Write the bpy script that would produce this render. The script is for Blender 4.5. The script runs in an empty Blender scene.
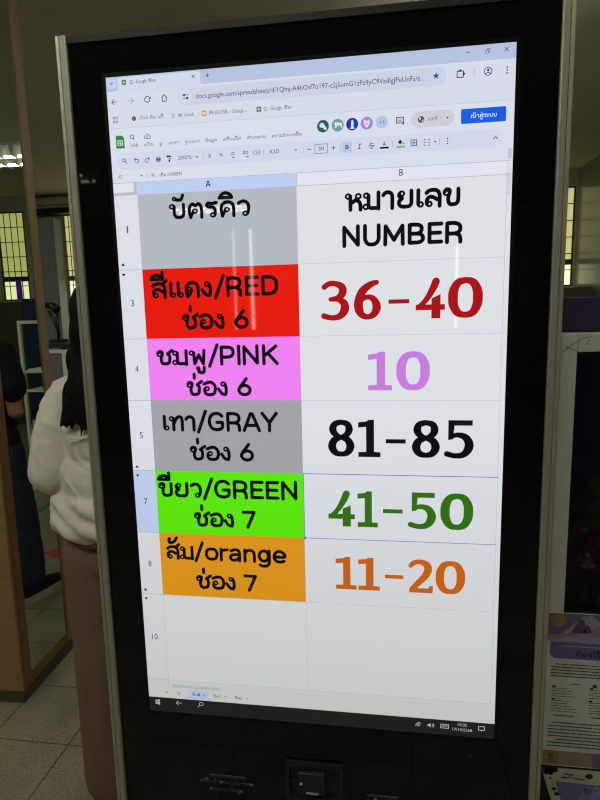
import bpy, bmesh, math, random
from mathutils import Vector, Matrix, noise
random.seed(7)
S = bpy.context.scene
COL = S.collection
PI = math.pi

# ------------------------------------------------------------------ materials
def lin(c):
    def f(v):
        v /= 255.0
        return v / 12.92 if v <= 0.04045 else ((v + 0.055) / 1.055) ** 2.4
    return tuple(f(v) for v in c[:3]) + (1.0,)
MATS = {}
def mat(name, rgb, rough=0.6, metal=0.0, spec=0.4, emit=None, strength=1.0, noise_amt=0.0, noise_scale=20.0, bump=0.0, bump_scale=60.0, stretch=(1, 1, 1), sheen=0.0):
    if name in MATS: return MATS[name]
    m = bpy.data.materials.new(name); m.use_nodes = True
    nt = m.node_tree; b = nt.nodes['Principled BSDF']
    b.inputs['Base Color'].default_value = lin(rgb)
    b.inputs['Roughness'].default_value = rough
    b.inputs['Metallic'].default_value = metal
    b.inputs['Specular IOR Level'].default_value = spec
    if sheen: b.inputs['Sheen Weight'].default_value = sheen
    if emit:
        b.inputs['Emission Color'].default_value = lin(emit)
        b.inputs['Emission Strength'].default_value = strength
    if noise_amt or bump:
        tc = nt.nodes.new('ShaderNodeTexCoord'); mp = nt.nodes.new('ShaderNodeMapping')
        mp.inputs['Scale'].default_value = stretch
        nt.links.new(tc.outputs['Object'], mp.inputs['Vector'])
    if noise_amt:
        n = nt.nodes.new('ShaderNodeTexNoise'); n.inputs['Scale'].default_value = noise_scale; n.inputs['Detail'].default_value = 5
        nt.links.new(mp.outputs[0], n.inputs['Vector'])
        r = nt.nodes.new('ShaderNodeMix'); r.data_type = 'RGBA'
        c = lin(rgb)
        r.inputs['A'].default_value = tuple(v * (1 - noise_amt) for v in c[:3]) + (1,)
        r.inputs['B'].default_value = tuple(min(1, v * (1 + noise_amt)) for v in c[:3]) + (1,)
        nt.links.new(n.outputs['Fac'], r.inputs['Factor'])
        nt.links.new(r.outputs['Result'], b.inputs['Base Color'])
    if bump:
        n2 = nt.nodes.new('ShaderNodeTexNoise'); n2.inputs['Scale'].default_value = bump_scale; n2.inputs['Detail'].default_value = 4
        nt.links.new(mp.outputs[0], n2.inputs['Vector'])
        bp = nt.nodes.new('ShaderNodeBump'); bp.inputs['Strength'].default_value = bump; bp.inputs['Distance'].default_value = 0.01
        nt.links.new(n2.outputs['Fac'], bp.inputs['Height']); nt.links.new(bp.outputs[0], b.inputs['Normal'])
    MATS[name] = m
    return m

def lcd(rgb):
    """lit screen: emission under clear glass; viewing-angle dimming toward the bottom edge is painted into the emission"""
    name = 'lcd_%d_%d_%d' % rgb
    if name in MATS: return MATS[name]
    m = bpy.data.materials.new(name); m.use_nodes = True
    nt = m.node_tree; b = nt.nodes['Principled BSDF']
    b.inputs['Base Color'].default_value = tuple(0.003 + 0.08 * v for v in lin(rgb)[:3]) + (1,)
    b.inputs['Roughness'].default_value = 0.03
    b.inputs['Specular IOR Level'].default_value = 0.35
    b.inputs['Emission Color'].default_value = lin(rgb)
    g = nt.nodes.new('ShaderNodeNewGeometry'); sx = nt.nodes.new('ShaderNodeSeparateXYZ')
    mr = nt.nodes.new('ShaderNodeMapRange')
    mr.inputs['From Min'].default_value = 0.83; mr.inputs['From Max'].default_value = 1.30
    mr.inputs['To Min'].default_value = 0.76; mr.inputs['To Max'].default_value = 1.0  # viewing-angle falloff baked in as weaker emission low on the screen
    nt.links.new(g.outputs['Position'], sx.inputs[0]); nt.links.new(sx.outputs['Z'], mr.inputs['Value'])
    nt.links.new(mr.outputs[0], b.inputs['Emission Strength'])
    MATS[name] = m
    return m

WALL = mat('wall_paint', (172, 168, 142), 0.55, noise_amt=0.05, noise_scale=3)
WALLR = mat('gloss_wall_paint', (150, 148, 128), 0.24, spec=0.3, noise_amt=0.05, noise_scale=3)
CEIL = mat('ceiling_paint', (216, 210, 186), 0.8, noise_amt=0.04, noise_scale=2)
ALU = mat('brushed_aluminium', (168, 166, 146), 0.38, metal=0.55, noise_amt=0.06, noise_scale=30, stretch=(1, 1, 0.05))
BLACKGLASS = mat('black_gloss_glass', (4, 5, 6), 0.02, spec=0.35)
BLACKMET = mat('black_satin_metal', (26, 26, 24), 0.35)
BEZEL = mat('bezel_black', (9, 9, 9), 0.3, spec=0.2)
GREYPRINT = mat('grey_print', (215, 215, 205), 0.6)
WOOD = mat('brown_wood', (134, 108, 78), 0.45, noise_amt=0.28, noise_scale=9, stretch=(6, 6, 0.7))
WOODH = mat('brown_wood_front', (142, 114, 74), 0.45, noise_amt=0.22, noise_scale=6, stretch=(1.0, 6, 9))
WOODD = mat('dark_wood_frame', (112, 84, 54), 0.45, noise_amt=0.25, noise_scale=9, stretch=(6, 6, 0.7))
PLINTH = mat('plinth_dark', (70, 62, 46), 0.6, noise_amt=0.3, noise_scale=20)
def mirror_mat():
    m = mat('mirror_silver', (206, 216, 196), 0.0, metal=1.0); return m
MIRROR = mirror_mat()
WHITEMET = mat('white_painted_metal', (204, 208, 192), 0.5, noise_amt=0.06, noise_scale=12)
PURPLE = mat('purple_board', (40, 18, 66), 0.7, noise_amt=0.15, noise_scale=30)
DARKPURPLE = mat('dark_purple_cloth', (64, 46, 122), 0.85, noise_amt=0.3, noise_scale=14)
BLACKCLOTH = mat('black_cotton', (16, 16, 17), 0.9, bump=0.3, bump_scale=40)
DENIM = mat('dark_denim', (38, 46, 60), 0.9, noise_amt=0.25, noise_scale=60, bump=0.2, bump_scale=120)
BLOUSE = mat('white_blouse_fabric', (214, 208, 190), 0.85, noise_amt=0.04, noise_scale=30, bump=0.15, bump_scale=90)
MAUVE = mat('mauve_brown_fabric', (116, 91, 74), 0.9, noise_amt=0.06, noise_scale=40, bump=0.1, bump_scale=120)
SKIN = mat('skin', (176, 126, 96), 0.55, noise_amt=0.05, noise_scale=30)
HAIR = mat('black_hair', (6, 6, 6), 0.65, spec=0.12, bump=0.2, bump_scale=60, stretch=(6, 6, 0.5))
EYEW = mat('eye_white', (220, 216, 208), 0.2)
EYEB = mat('eye_dark', (25, 16, 12), 0.15)
LIP = mat('lip', (140, 76, 70), 0.5)
SHOEB = mat('black_canvas', (18, 18, 19), 0.85)
SHOEW = mat('white_rubber', (176, 172, 150), 0.6)
SOCK = mat('white_cotton_sock', (190, 186, 170), 0.9)
BELT = mat('brown_belt', (70, 46, 30), 0.5)

def floor_mat():
    m = bpy.data.materials.new('terrazzo_tile'); m.use_nodes = True
    nt = m.node_tree; b = nt.nodes['Principled BSDF']; N = nt.nodes.new; L = nt.links.new
    tc = N('ShaderNodeNewGeometry'); sx = N('ShaderNodeSeparateXYZ'); L(tc.outputs['Position'], sx.inputs[0])
    def line(sock, off, period=0.29, half=0.0019):
        a = N('ShaderNodeMath'); a.operation = 'ADD'; a.inputs[1].default_value = off; L(sock, a.inputs[0])
        p = N('ShaderNodeMath'); p.operation = 'PINGPONG'; p.inputs[1].default_value = period / 2; L(a.outputs[0], p.inputs[0])
        c = N('ShaderNodeMath'); c.operation = 'LESS_THAN'; c.inputs[1].default_value = half; L(p.outputs[0], c.inputs[0])
        return c.outputs[0]
    lx = line(sx.outputs['X'], 1.26 + 29 * 0.29); ly = line(sx.outputs['Y'], -0.842 + 87 * 0.29)
    mx = N('ShaderNodeMath'); mx.operation = 'MAXIMUM'; L(lx, mx.inputs[0]); L(ly, mx.inputs[1])
    n1 = N('ShaderNodeTexNoise'); n1.inputs['Scale'].default_value = 5; n1.inputs['Detail'].default_value = 6; L(tc.outputs['Position'], n1.inputs['Vector'])
    n2 = N('ShaderNodeTexNoise'); n2.inputs['Scale'].default_value = 130; n2.inputs['Detail'].default_value = 3; L(tc.outputs['Position'], n2.inputs['Vector'])
    r1 = N('ShaderNodeValToRGB'); L(n1.outputs['Fac'], r1.inputs[0])
    r1.color_ramp.elements[0].position = 0.3; r1.color_ramp.elements[0].color = lin((124, 117, 94))
    r1.color_ramp.elements[1].position = 0.7; r1.color_ramp.elements[1].color = lin((154, 146, 121))
    r2 = N('ShaderNodeValToRGB'); L(n2.outputs['Fac'], r2.inputs[0])
    r2.color_ramp.elements[0].position = 0.36; r2.color_ramp.elements[0].color = (0.58, 0.58, 0.55, 1)
    r2.color_ramp.elements[1].position = 0.5; r2.color_ramp.elements[1].color = (1, 1, 1, 1)
    mu = N('ShaderNodeMix'); mu.data_type = 'RGBA'; mu.blend_type = 'MULTIPLY'; mu.inputs['Factor'].default_value = 1
    L(r1.outputs[0], mu.inputs['A']); L(r2.outputs[0], mu.inputs['B'])
    g = N('ShaderNodeMix'); g.data_type = 'RGBA'; L(mx.outputs[0], g.inputs['Factor']); L(mu.outputs['Result'], g.inputs['A'])
    g.inputs['B'].default_value = lin((44, 40, 32)); L(g.outputs['Result'], b.inputs['Base Color'])
    b.inputs['Roughness'].default_value = 0.42; b.inputs['Specular IOR Level'].default_value = 0.35
    return m
FLOOR = floor_mat()

# ------------------------------------------------------------------ mesh helpers
def obj(name, bm, m, parent=None, smooth=False):
    me = bpy.data.meshes.new(name)
    if smooth:
        for f in bm.faces: f.smooth = True
    bm.to_mesh(me); bm.free()
    o = bpy.data.objects.new(name, me); COL.objects.link(o)
    for mm in (m if isinstance(m, (list, tuple)) else [m]): me.materials.append(mm)
    if parent is not None:
        o.parent = parent
        o.matrix_parent_inverse = Matrix.Translation(parent.location).inverted()
    return o
def tag(o, label, cat, group=None, kind=None):
    o['label'] = label; o['category'] = cat
    if group: o['group'] = group
    if kind: o['kind'] = kind
    return o
def thing(name, label, cat, loc=(0, 0, 0), group=None):
    o = bpy.data.objects.new(name, None); COL.objects.link(o); o.location = loc
    return tag(o, label, cat, group)
def struct(name, bm, m, parent=None):
    o = obj(name, bm, m, parent)
    if parent is None: o['kind'] = 'structure'
    return o
def box(bm, x0, x1, y0, y1, z0, z1, bev=0.0, mi=0):
    vs = [bm.verts.new(p) for p in ((x0,y0,z0),(x1,y0,z0),(x1,y1,z0),(x0,y1,z0),(x0,y0,z1),(x1,y0,z1),(x1,y1,z1),(x0,y1,z1))]
    fs = [bm.faces.new([vs[i] for i in q]) for q in ((3,2,1,0),(4,5,6,7),(0,1,5,4),(1,2,6,5),(2,3,7,6),(3,0,4,7))]
    for f in fs: f.material_index = mi
    if bev:
        es = set(e for f in fs for e in f.edges)
        r = bmesh.ops.bevel(bm, geom=list(es), offset=bev, segments=2, profile=0.6, affect='EDGES')
        for f in r['faces']: f.material_index = mi
    return bm
def B(*a, **k):
    return box(bmesh.new(), *a, **k)
def tube(bm, pts, r, n=10, mi=0, caps=True):
    pts = [Vector(p) for p in pts]
    rs = r if isinstance(r, (list, tuple)) else [r] * len(pts)
    rings = []; up = None
    for i, p in enumerate(pts):
        d = (pts[min(i + 1, len(pts) - 1)] - pts[max(i - 1, 0)]).normalized()
        if up is None:
            up = Vector((0, 0, 1)) if abs(d.z) < 0.9 else Vector((1, 0, 0))
        a = d.cross(up).normalized(); b_ = a.cross(d).normalized(); up = b_
        rings.append([bm.verts.new(p + (a * math.cos(2 * PI * k / n) + b_ * math.sin(2 * PI * k / n)) * rs[i]) for k in range(n)])
    for i in range(len(rings) - 1):
        for k in range(n):
            f = bm.faces.new((rings[i][k], rings[i][(k + 1) % n], rings[i + 1][(k + 1) % n], rings[i + 1][k])); f.material_index = mi; f.smooth = True
    if caps:
        f = bm.faces.new(rings[0][::-1]); f.material_index = mi
        f = bm.faces.new(rings[-1]); f.material_index = mi
    bmesh.ops.recalc_face_normals(bm, faces=bm.faces)
    return bm
def prism(bm, poly, z0, z1, mi=0):
    """extrude an (x,y) polygon between two heights"""
    a = [bm.verts.new((x, y, z0)) for x, y in poly]; b_ = [bm.verts.new((x, y, z1)) for x, y in poly]
    n = len(poly)
    fs = [bm.faces.new(a[::-1]), bm.faces.new(b_)]
    for i in range(n): fs.append(bm.faces.new((a[i], a[(i + 1) % n], b_[(i + 1) % n], b_[i])))
    for f in fs: f.material_index = mi
    bmesh.ops.recalc_face_normals(bm, faces=bm.faces)
    return bm
def ellipsoid(bm, c, r, rot=None, seg=20, rings=12, mi=0):
    M = Matrix.Translation(c) @ (rot.to_4x4() if rot is not None else Matrix()) @ Matrix.Diagonal((r[0], r[1], r[2], 1))
    g = bmesh.ops.create_uvsphere(bm, u_segments=seg, v_segments=rings, radius=1, matrix=M)
    for v in g['verts']:
        for f in v.link_faces: f.material_index = mi; f.smooth = True
def capsule(bm, p0, r0, p1, r1, n=14):
    p0, p1 = Vector(p0), Vector(p1); d = p1 - p0; L = d.length; d.normalize()
    q = d.to_track_quat('Z', 'Y').to_matrix()
    prof = []
    for k in range(1, 6):
        t = -PI / 2 + (PI / 2) * k / 5; prof.append((r0 * math.cos(t), r0 * math.sin(t)))
    for k in range(0, 5):
        t = (PI / 2) * k / 5; prof.append((r1 * math.cos(t), L + r1 * math.sin(t)))
    rows = [[bm.verts.new(p0 + q @ Vector((r * math.cos(2*PI*k/n), r * math.sin(2*PI*k/n), z))) for k in range(n)] for r, z in prof]
    a = bm.verts.new(p0 + q @ Vector((0, 0, -r0))); b_ = bm.verts.new(p0 + q @ Vector((0, 0, L + r1)))
    for i in range(len(rows) - 1):
        for k in range(n): bm.faces.new((rows[i][k], rows[i][(k+1) % n], rows[i+1][(k+1) % n], rows[i+1][k]))
    for k in range(n):
        bm.faces.new((a, rows[0][(k+1) % n], rows[0][k])); bm.faces.new((b_, rows[-1][k], rows[-1][(k+1) % n]))
def grown(name, prims, m, parent, voxel=0.008, smooth=4, disp=None):
    """one continuous surface grown from overlapping volumes (voxel union, smoothed)"""
    bm = bmesh.new()
    for p in prims:
        if p[0] == 'c': capsule(bm, *p[1:])
        else: ellipsoid(bm, p[1], p[2], p[3] if len(p) > 3 else None)
    me = bpy.data.meshes.new('tmp'); bm.to_mesh(me); bm.free()
    o = bpy.data.objects.new('tmp', me); COL.objects.link(o)
    r = o.modifiers.new('r', 'REMESH'); r.mode = 'VOXEL'; r.voxel_size = voxel; r.use_smooth_shade = True
    s = o.modifiers.new('s', 'SMOOTH'); s.iterations = smooth; s.factor = 0.5
    dg = bpy.context.evaluated_depsgraph_get()
    me2 = bpy.data.meshes.new_from_object(o.evaluated_get(dg))
    bpy.data.objects.remove(o); bpy.data.meshes.remove(me)
    if disp:
        ns = [v.normal.copy() for v in me2.vertices]
        for v, nn in zip(me2.vertices, ns): v.co = v.co + nn * disp(v.co)
    me2.name = name; me2.materials.clear(); me2.materials.append(m)
    for p in me2.polygons: p.use_smooth = True
    o2 = bpy.data.objects.new(name, me2); COL.objects.link(o2)
    if parent is not None:
        o2.parent = parent; o2.matrix_parent_inverse = Matrix.Translation(parent.location).inverted()
    return o2

# ------------------------------------------------------------------ lettering
def cat(pts, steps=6):
    """Catmull-Rom through points (x, y[, w])"""
    P = [tuple(p) for p in pts]
    if len(P) < 3: return P
    out = []
    for i in range(len(P) - 1):
        p0 = P[max(i - 1, 0)]; p1 = P[i]; p2 = P[i + 1]; p3 = P[min(i + 2, len(P) - 1)]
        for k in range(steps):
            t = k / steps
            out.append(tuple(0.5 * (2*b + (c - a) * t + (2*a - 5*b + 4*c - d) * t*t + (-a + 3*b - 3*c + d) * t**3) for a, b, c, d in zip(p0, p1, p2, p3)))
    out.append(P[-1]); return out
# stroke glyphs: advance, [('c' smooth | 'l' straight, points) | ('o', cx, cy, r)]; consonant height = 1
def o(x, y, r=0.125): return ('o', x, y, r)
U_ = [(.26,.80),(.26,.34),(.34,.13),(.5,.09),(.67,.13),(.75,.34),(.75,.92)]
TH = {
 'บ': (.92, [o(.15,.79), ('c', U_)]),
 'ป': (.92, [o(.15,.79), ('c', U_[:-1] + [(.75,.8),(.75,1.4)])]),
 'ต': (.92, [o(.42,.44), ('c', [(.34,.38),(.24,.2),(.19,.04)]), ('c', [(.19,.04),(.13,.45),(.17,.75),(.3,.9),(.46,.80),(.62,.9),(.74,.75),(.77,.5),(.77,.03)])]),
 'ค': (.92, [o(.42,.44), ('c', [(.34,.38),(.24,.2),(.19,.04)]), ('c', [(.19,.04),(.13,.45),(.17,.72),(.3,.88),(.46,.92),(.62,.88),(.74,.73),(.77,.5),(.77,.03)])]),
 'ด': (.92, [o(.30,.50), ('c', [(.41,.48),(.36,.26),(.20,.04)]), ('c', [(.19,.04),(.13,.45),(.17,.72),(.3,.88),(.46,.92),(.62,.88),(.74,.73),(.77,.5),(.77,.03)])]),
 'ร': (.74, [o(.44,.15), ('c', [(.54,.17),(.56,.42),(.47,.62),(.24,.66),(.13,.76),(.2,.9),(.4,.87),(.63,.92)])]),
 'ว': (.78, [o(.45,.15), ('c', [(.56,.15),(.62,.4),(.6,.7),(.48,.88),(.3,.92),(.1,.80)])]),
 'ล': (.92, [o(.26,.16), ('c', [(.15,.16),(.15,.40),(.3,.55),(.5,.5),(.64,.4),(.77,.40)]), ('c', [(.12,.76),(.24,.88),(.46,.92),(.66,.86),(.76,.66),(.77,.4),(.77,.03)])]),
 'ส': (.92, [o(.26,.16), ('c', [(.15,.16),(.15,.40),(.3,.55),(.5,.5),(.64,.4),(.77,.40)]), ('c', [(.12,.76),(.24,.88),(.46,.92),(.66,.86),(.76,.66),(.77,.4),(.77,.03)]), ('l', [(.62,.86),(.86,1.1)])]),
 'เ': (.46, [o(.29,.16), ('l', [(.18,.94),(.18,.17)])]),
 'แ': (.88, [o(.29,.16), ('l', [(.18,.94),(.18,.17)]), o(.70,.16), ('l', [(.59,.94),(.59,.17)])]),
 'ง': (.70, [o(.34,.80), ('c', [(.44,.80),(.5,.55),(.5,.25),(.46,.08)]), ('c', [(.46,.08),(.26,.14),(.06,.46)])]),
 'ข': (.90, [o(.17,.72), ('c', [(.08,.78),(.17,.9),(.32,.87),(.33,.7),(.27,.52),(.27,.28),(.36,.1),(.55,.09),(.7,.16),(.75,.36),(.75,.92)])]),
 'ช': (.92, [o(.17,.72), ('c', [(.08,.78),(.17,.9),(.32,.87),(.33,.7),(.27,.52),(.27,.28),(.36,.1),(.55,.09),(.7,.16),(.75,.36),(.74,.62),(.64,.74)]), ('l', [(.64,.76),(.90,.98)])]),
 'ม': (.92, [o(.15,.79), ('l', [(.26,.80),(.26,.16)]), o(.12,.17,.125), ('l', [(.26,.14),(.40,.085),(.76,.085)]), ('l', [(.76,.94),(.76,.04)])]),
 'น': (.92, [o(.15,.79), ('l', [(.26,.80),(.26,.05)]), o(.70,.14,.1), ('c', [(.26,.12),(.45,.2),(.6,.2)]), ('l', [(.76,.94),(.76,.14)])]),
 'พ': (1.06, [o(.15,.79), ('l', [(.26,.80),(.30,.07),(.54,.66),(.78,.07),(.84,.94)])]),
 'ฟ': (1.06, [o(.15,.79), ('l', [(.26,.80),(.30,.07),(.54,.66),(.78,.07),(.84,1.38)])]),
 'ท': (.92, [o(.15,.79), ('l', [(.26,.80),(.26,.04)]), ('c', [(.28,.45),(.42,.78),(.58,.92),(.73,.86),(.77,.65),(.77,.03)])]),
 'า': (.72, [('c', [(.08,.76),(.2,.90),(.38,.91),(.5,.80),(.53,.6),(.53,.03)])]),
 'ย': (.92, [o(.28,.80), ('c', [(.17,.80),(.15,.66),(.3,.54),(.16,.40),(.16,.2),(.3,.09),(.5,.08),(.68,.12),(.76,.3),(.76,.94)])]),
 'อ': (.90, [o(.28,.48), ('c', [(.17,.48),(.15,.28),(.24,.11),(.46,.07),(.68,.14),(.77,.4),(.75,.68),(.6,.88),(.4,.92),(.12,.80)])]),
 'ห': (.92, [o(.15,.79), ('l', [(.26,.80),(.26,.04)]), ('c', [(.28,.40),(.46,.52),(.58,.64)]), o(.66,.78), ('c', [(.52,.58),(.68,.50),(.76,.32),(.77,.03)])]),
 'ก': (.92, [('c', [(.18,.04),(.18,.3),(.24,.5)]), ('l', [(.24,.5),(.08,.66)]), ('c', [(.08,.66),(.22,.86),(.46,.92),(.68,.84),(.77,.6),(.77,.03)])]),
 'ะ': (.55, [('c', [(.12,.84),(.14,.66),(.28,.64),(.42,.84)]), ('c', [(.12,.36),(.14,.16),(.28,.14),(.42,.36)])]),
 'ไ': (.46, [o(.31,.16), ('c', [(.20,.17),(.20,.9),(.14,1.2),(.02,1.15)]), ('l', [(.02,1.15),(.02,1.42)])]),
 'ใ': (.46, [o(.31,.16), ('c', [(.20,.17),(.20,.8),(.30,1.15),(.18,1.4),(.02,1.3)])]),
 ' ': (.42, []),
 # Latin and figures in the same round-cornered hand
 '/': (.62, [('l', [(.06,-.1),(.52,1.3)])]),
 'R': (.98, [('c', [(.12,.04),(.12,.6),(.12,1.0),(.16,1.15)]), ('c', [(.12,1.14),(.48,1.14),(.70,1.04),(.76,.84),(.70,.64),(.5,.54),(.14,.54)]), ('c', [(.5,.54),(.70,.44),(.76,.25),(.77,.04)])]),
 'E': (.86, [('l', [(.70,1.14),(.12,1.14),(.12,.09),(.70,.09)]), ('l', [(.12,.62),(.64,.62)])]),
 'D': (1.0, [('l', [(.12,1.14),(.12,.09)]), ('c', [(.12,1.14),(.42,1.14),(.66,1.06),(.8,.82),(.8,.42),(.66,.17),(.42,.09),(.12,.09)])]),
 'P': (.92, [('l', [(.12,.04),(.12,1.14)]), ('c', [(.12,1.14),(.48,1.14),(.70,1.04),(.76,.82),(.70,.6),(.48,.5),(.14,.5)])]),
 'I': (.32, [('l', [(.15,.04),(.15,1.2)])]),
 'N': (1.06, [('l', [(.12,.04),(.12,1.15),(.82,.09),(.82,1.2)])]),
 'K': (.96, [('l', [(.12,.04),(.12,1.2)]), ('l', [(.78,1.18),(.2,.6)]), ('l', [(.34,.72),(.82,.05)])]),
 'G': (1.06, [('c', [(.84,.98),(.7,1.12),(.48,1.15),(.24,1.04),(.12,.76),(.12,.46),(.24,.18),(.48,.08),(.72,.11),(.85,.24),(.86,.52)]), ('l', [(.86,.56),(.54,.56)])]),
 'A': (1.04, [('l', [(.06,.04),(.44,1.14),(.54,1.14),(.92,.04)]), ('l', [(.2,.38),(.78,.38)])]),
 'Y': (.98, [('l', [(.06,1.18),(.46,.56),(.86,1.18)]), ('l', [(.46,.56),(.46,.04)])]),
 'U': (1.02, [('c', [(.12,1.2),(.12,.7),(.13,.36),(.26,.13),(.46,.08),(.66,.13),(.8,.36),(.81,.7),(.81,1.2)])]),
 'M': (1.22, [('l', [(.12,.04),(.14,1.12),(.56,.3),(.98,1.12),(1.0,.04)])]),
 'B': (.98, [('l', [(.12,.09),(.12,1.14)]), ('c', [(.12,1.14),(.48,1.14),(.68,1.04),(.71,.86),(.64,.69),(.46,.62),(.12,.62)]), ('c', [(.46,.62),(.68,.56),(.78,.38),(.74,.2),(.6,.11),(.4,.09),(.12,.09)])]),
 'o': (.92, [('c', [(.46,.86),(.22,.78),(.12,.48),(.22,.17),(.46,.08),(.7,.17),(.8,.48),(.7,.78),(.46,.86)])]),
 'r': (.60, [('l', [(.14,.04),(.14,.88)]), ('c', [(.14,.56),(.24,.78),(.54,.84)])]),
 'a': (.88, [('c', [(.16,.76),(.38,.87),(.6,.82),(.68,.64),(.68,.04)]), ('c', [(.66,.5),(.34,.5),(.14,.38),(.14,.18),(.3,.08),(.52,.13),(.66,.3)])]),
 'n': (.90, [('l', [(.14,.04),(.14,.88)]), ('c', [(.14,.56),(.26,.8),(.48,.86),(.66,.76),(.72,.5),(.72,.04)])]),
 'g': (.92, [('c', [(.7,.48),(.6,.78),(.4,.86),(.2,.74),(.12,.46),(.22,.2),(.4,.1),(.6,.2),(.7,.48)]), ('c', [(.74,.88),(.74,.3),(.72,-.06),(.58,-.24),(.36,-.27),(.16,-.2)])]),
 'e': (.88, [('c', [(.14,.46),(.74,.46),(.7,.72),(.46,.87),(.22,.76),(.12,.46),(.2,.2),(.44,.08),(.72,.16)])]),
 '6': (.90, [('c', [(.56,1.15),(.36,.84),(.18,.58),(.12,.36),(.22,.15),(.44,.07),(.66,.15),(.76,.38),(.68,.6),(.48,.7),(.28,.64),(.16,.5)])]),
 '7': (.80, [('l', [(.06,1.1),(.70,1.1),(.30,.04)])]),
}
MARK = {  # drawn relative to the right edge of the consonant they sit on
 'ั': [('o',-.50,1.28,.09), ('c', [(-.42,1.24),(-.3,1.20),(-.14,1.24),(-.05,1.5)])],
 'ิ': [('c', [(-.72,1.2),(-.64,1.38),(-.42,1.5),(-.18,1.38),(-.1,1.2)]), ('l', [(-.74,1.2),(-.1,1.2)])],
 'ี': [('c', [(-.72,1.2),(-.64,1.38),(-.42,1.46),(-.2,1.36),(-.12,1.2)]), ('l', [(-.74,1.2),(-.12,1.2),(-.12,1.66)])],
 'ื': [('c', [(-.72,1.2),(-.64,1.38),(-.42,1.46),(-.2,1.36),(-.12,1.2)]), ('l', [(-.74,1.2),(-.12,1.2),(-.12,1.66)]), ('l', [(-.32,1.42),(-.32,1.66)])],
 '่': [('l', [(-.30,1.2),(-.30,1.48)])],
 '้': [('o',-.52,1.5,.07), ('c', [(-.56,1.42),(-.52,1.22),(-.36,1.24),(-.2,1.34),(-.06,1.6)])],
 '์': [('o',-.3,1.28,.09), ('c', [(-.22,1.32),(-.24,1.5),(-.06,1.62)])],
 '็': [('c', [(-.6,1.2),(-.6,1.5),(-.3,1.3),(-.1,1.6)])],
 'ุ': [('o',-.3,-.22,.08), ('l', [(-.2,-.2),(-.2,-.5)])],
 'ู': [('o',-.46,-.22,.08), ('c', [(-.40,-.28),(-.42,-.46),(-.28,-.52),(-.14,-.46),(-.12,-.16)])],
}
def glyph_strokes(text):
    """-> list of strokes in font units, with total width"""
    x = 0; out = []; adv = 0; upper = False
    for ch in text:
        if ch in MARK:
            dx = x - .13
            dy = .42 if (ch in '่้์' and upper) else 0
            for s in MARK[ch]:
                if s[0] == 'o': out.append(('o', s[1] + dx, s[2] + dy, s[3]))
                else: out.append((s[0], [(p[0] + dx, p[1] + dy) for p in s[1]]))
            if ch in 'ัิีื': upper = True
            continue
        a, st = TH.get(ch, TH[' '])
        upper = False
        for s in st:
            if s[0] == 'o': out.append(('o', s[1] + x, s[2], s[3]))
            else: out.append((s[0], [(p[0] + x, p[1]) for p in s[1]]))
        x += a
    return out, x
# bold slab figures: height 1, variable-width strokes (x, y, w) or polygons
NUM = {
 '0': (.84, [('c', [(.42,.925,.15),(.24,.87,.19),(.135,.68,.23),(.12,.5,.24),(.135,.32,.23),(.24,.13,.19),(.42,.075,.15),(.60,.13,.19),(.705,.32,.23),(.72,.5,.24),(.705,.68,.23),(.60,.87,.19),(.42,.925,.15),(.30,.9,.17)])]),
 '1': (.62, [('p', [(.0,0),(.62,0),(.62,.13),(.44,.14),(.44,1.0),(.30,1.0),(.22,.955),(.0,.93),(.0,.79),(.22,.81),(.22,.14),(.0,.13)])]),
 '2': (.70, [('c', [(.05,.80,.13),(.15,.90,.15),(.32,.935,.15),(.50,.86,.2),(.55,.70,.22),(.46,.50,.2),(.26,.28,.17),(.10,.10,.16)]), ('p', [(.02,0),(.68,0),(.70,.22),(.60,.22),(.56,.14),(.02,.14)])]),
 '3': (.70, [('c', [(.07,.84,.14),(.2,.925,.14),(.36,.93,.14),(.53,.84,.19),(.54,.68,.2),(.42,.57,.14),(.22,.535,.11)]), ('c', [(.22,.535,.11),(.44,.53,.14),(.585,.42,.2),(.59,.26,.22),(.48,.11,.17),(.28,.065,.14),(.04,.12,.15)])]),
 '4': (.72, [('c', [(.50,.93,.19),(.44,.78,.18),(.32,.56,.15),(.2,.40,.13),(.06,.27,.13)]), ('p', [(.0,.21),(.72,.21),(.72,.35),(.0,.35)]), ('p', [(.39,0),(.61,0),(.61,.60),(.39,.50)])]),
 '5': (.72, [('p', [(.08,.86),(.68,.86),(.68,1.0),(.08,1.0)]), ('p', [(.08,1.0),(.08,.48),(.20,.50),(.235,.86)]), ('c', [(.12,.55,.12),(.3,.615,.13),(.5,.56,.18),(.60,.40,.22),(.58,.24,.22),(.46,.10,.17),(.26,.065,.14),(.03,.12,.15)])]),
 '6': (.70, [('c', [(.60,.94,.12),(.42,.88,.17),(.22,.72,.21),(.125,.48,.23),(.125,.28,.23),(.2,.13,.18),(.35,.07,.14),(.51,.14,.18),(.585,.32,.22),(.51,.51,.17),(.36,.575,.13),(.2,.51,.13),(.14,.40,.16)])]),
 '8': (.74, [('c', [(.37,.93,.14),(.2,.88,.17),(.145,.74,.2),(.21,.61,.17),(.37,.53,.13),(.53,.61,.17),(.59,.74,.2),(.54,.88,.17),(.37,.93,.14),(.28,.92,.15)]), ('c', [(.37,.53,.14),(.19,.45,.19),(.12,.28,.22),(.2,.12,.18),(.37,.07,.14),(.54,.12,.18),(.62,.28,.22),(.55,.45,.19),(.37,.53,.14),(.28,.51,.15)])]),
}
def font_polys(text):
    cu = bpy.data.curves.new('t', 'FONT'); cu.body = text; cu.resolution_u = 2
    ob = bpy.data.objects.new('t', cu); COL.objects.link(ob)
    dg = bpy.context.evaluated_depsgraph_get(); dg.update()
    me = bpy.data.meshes.new_from_object(ob.evaluated_get(dg))
    vs = [(v.co.x, v.co.y) for v in me.vertices]; fs = [list(p.vertices) for p in me.polygons]
    bpy.data.objects.remove(ob); bpy.data.curves.remove(cu); bpy.data.meshes.remove(me)
    return vs, fs

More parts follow.
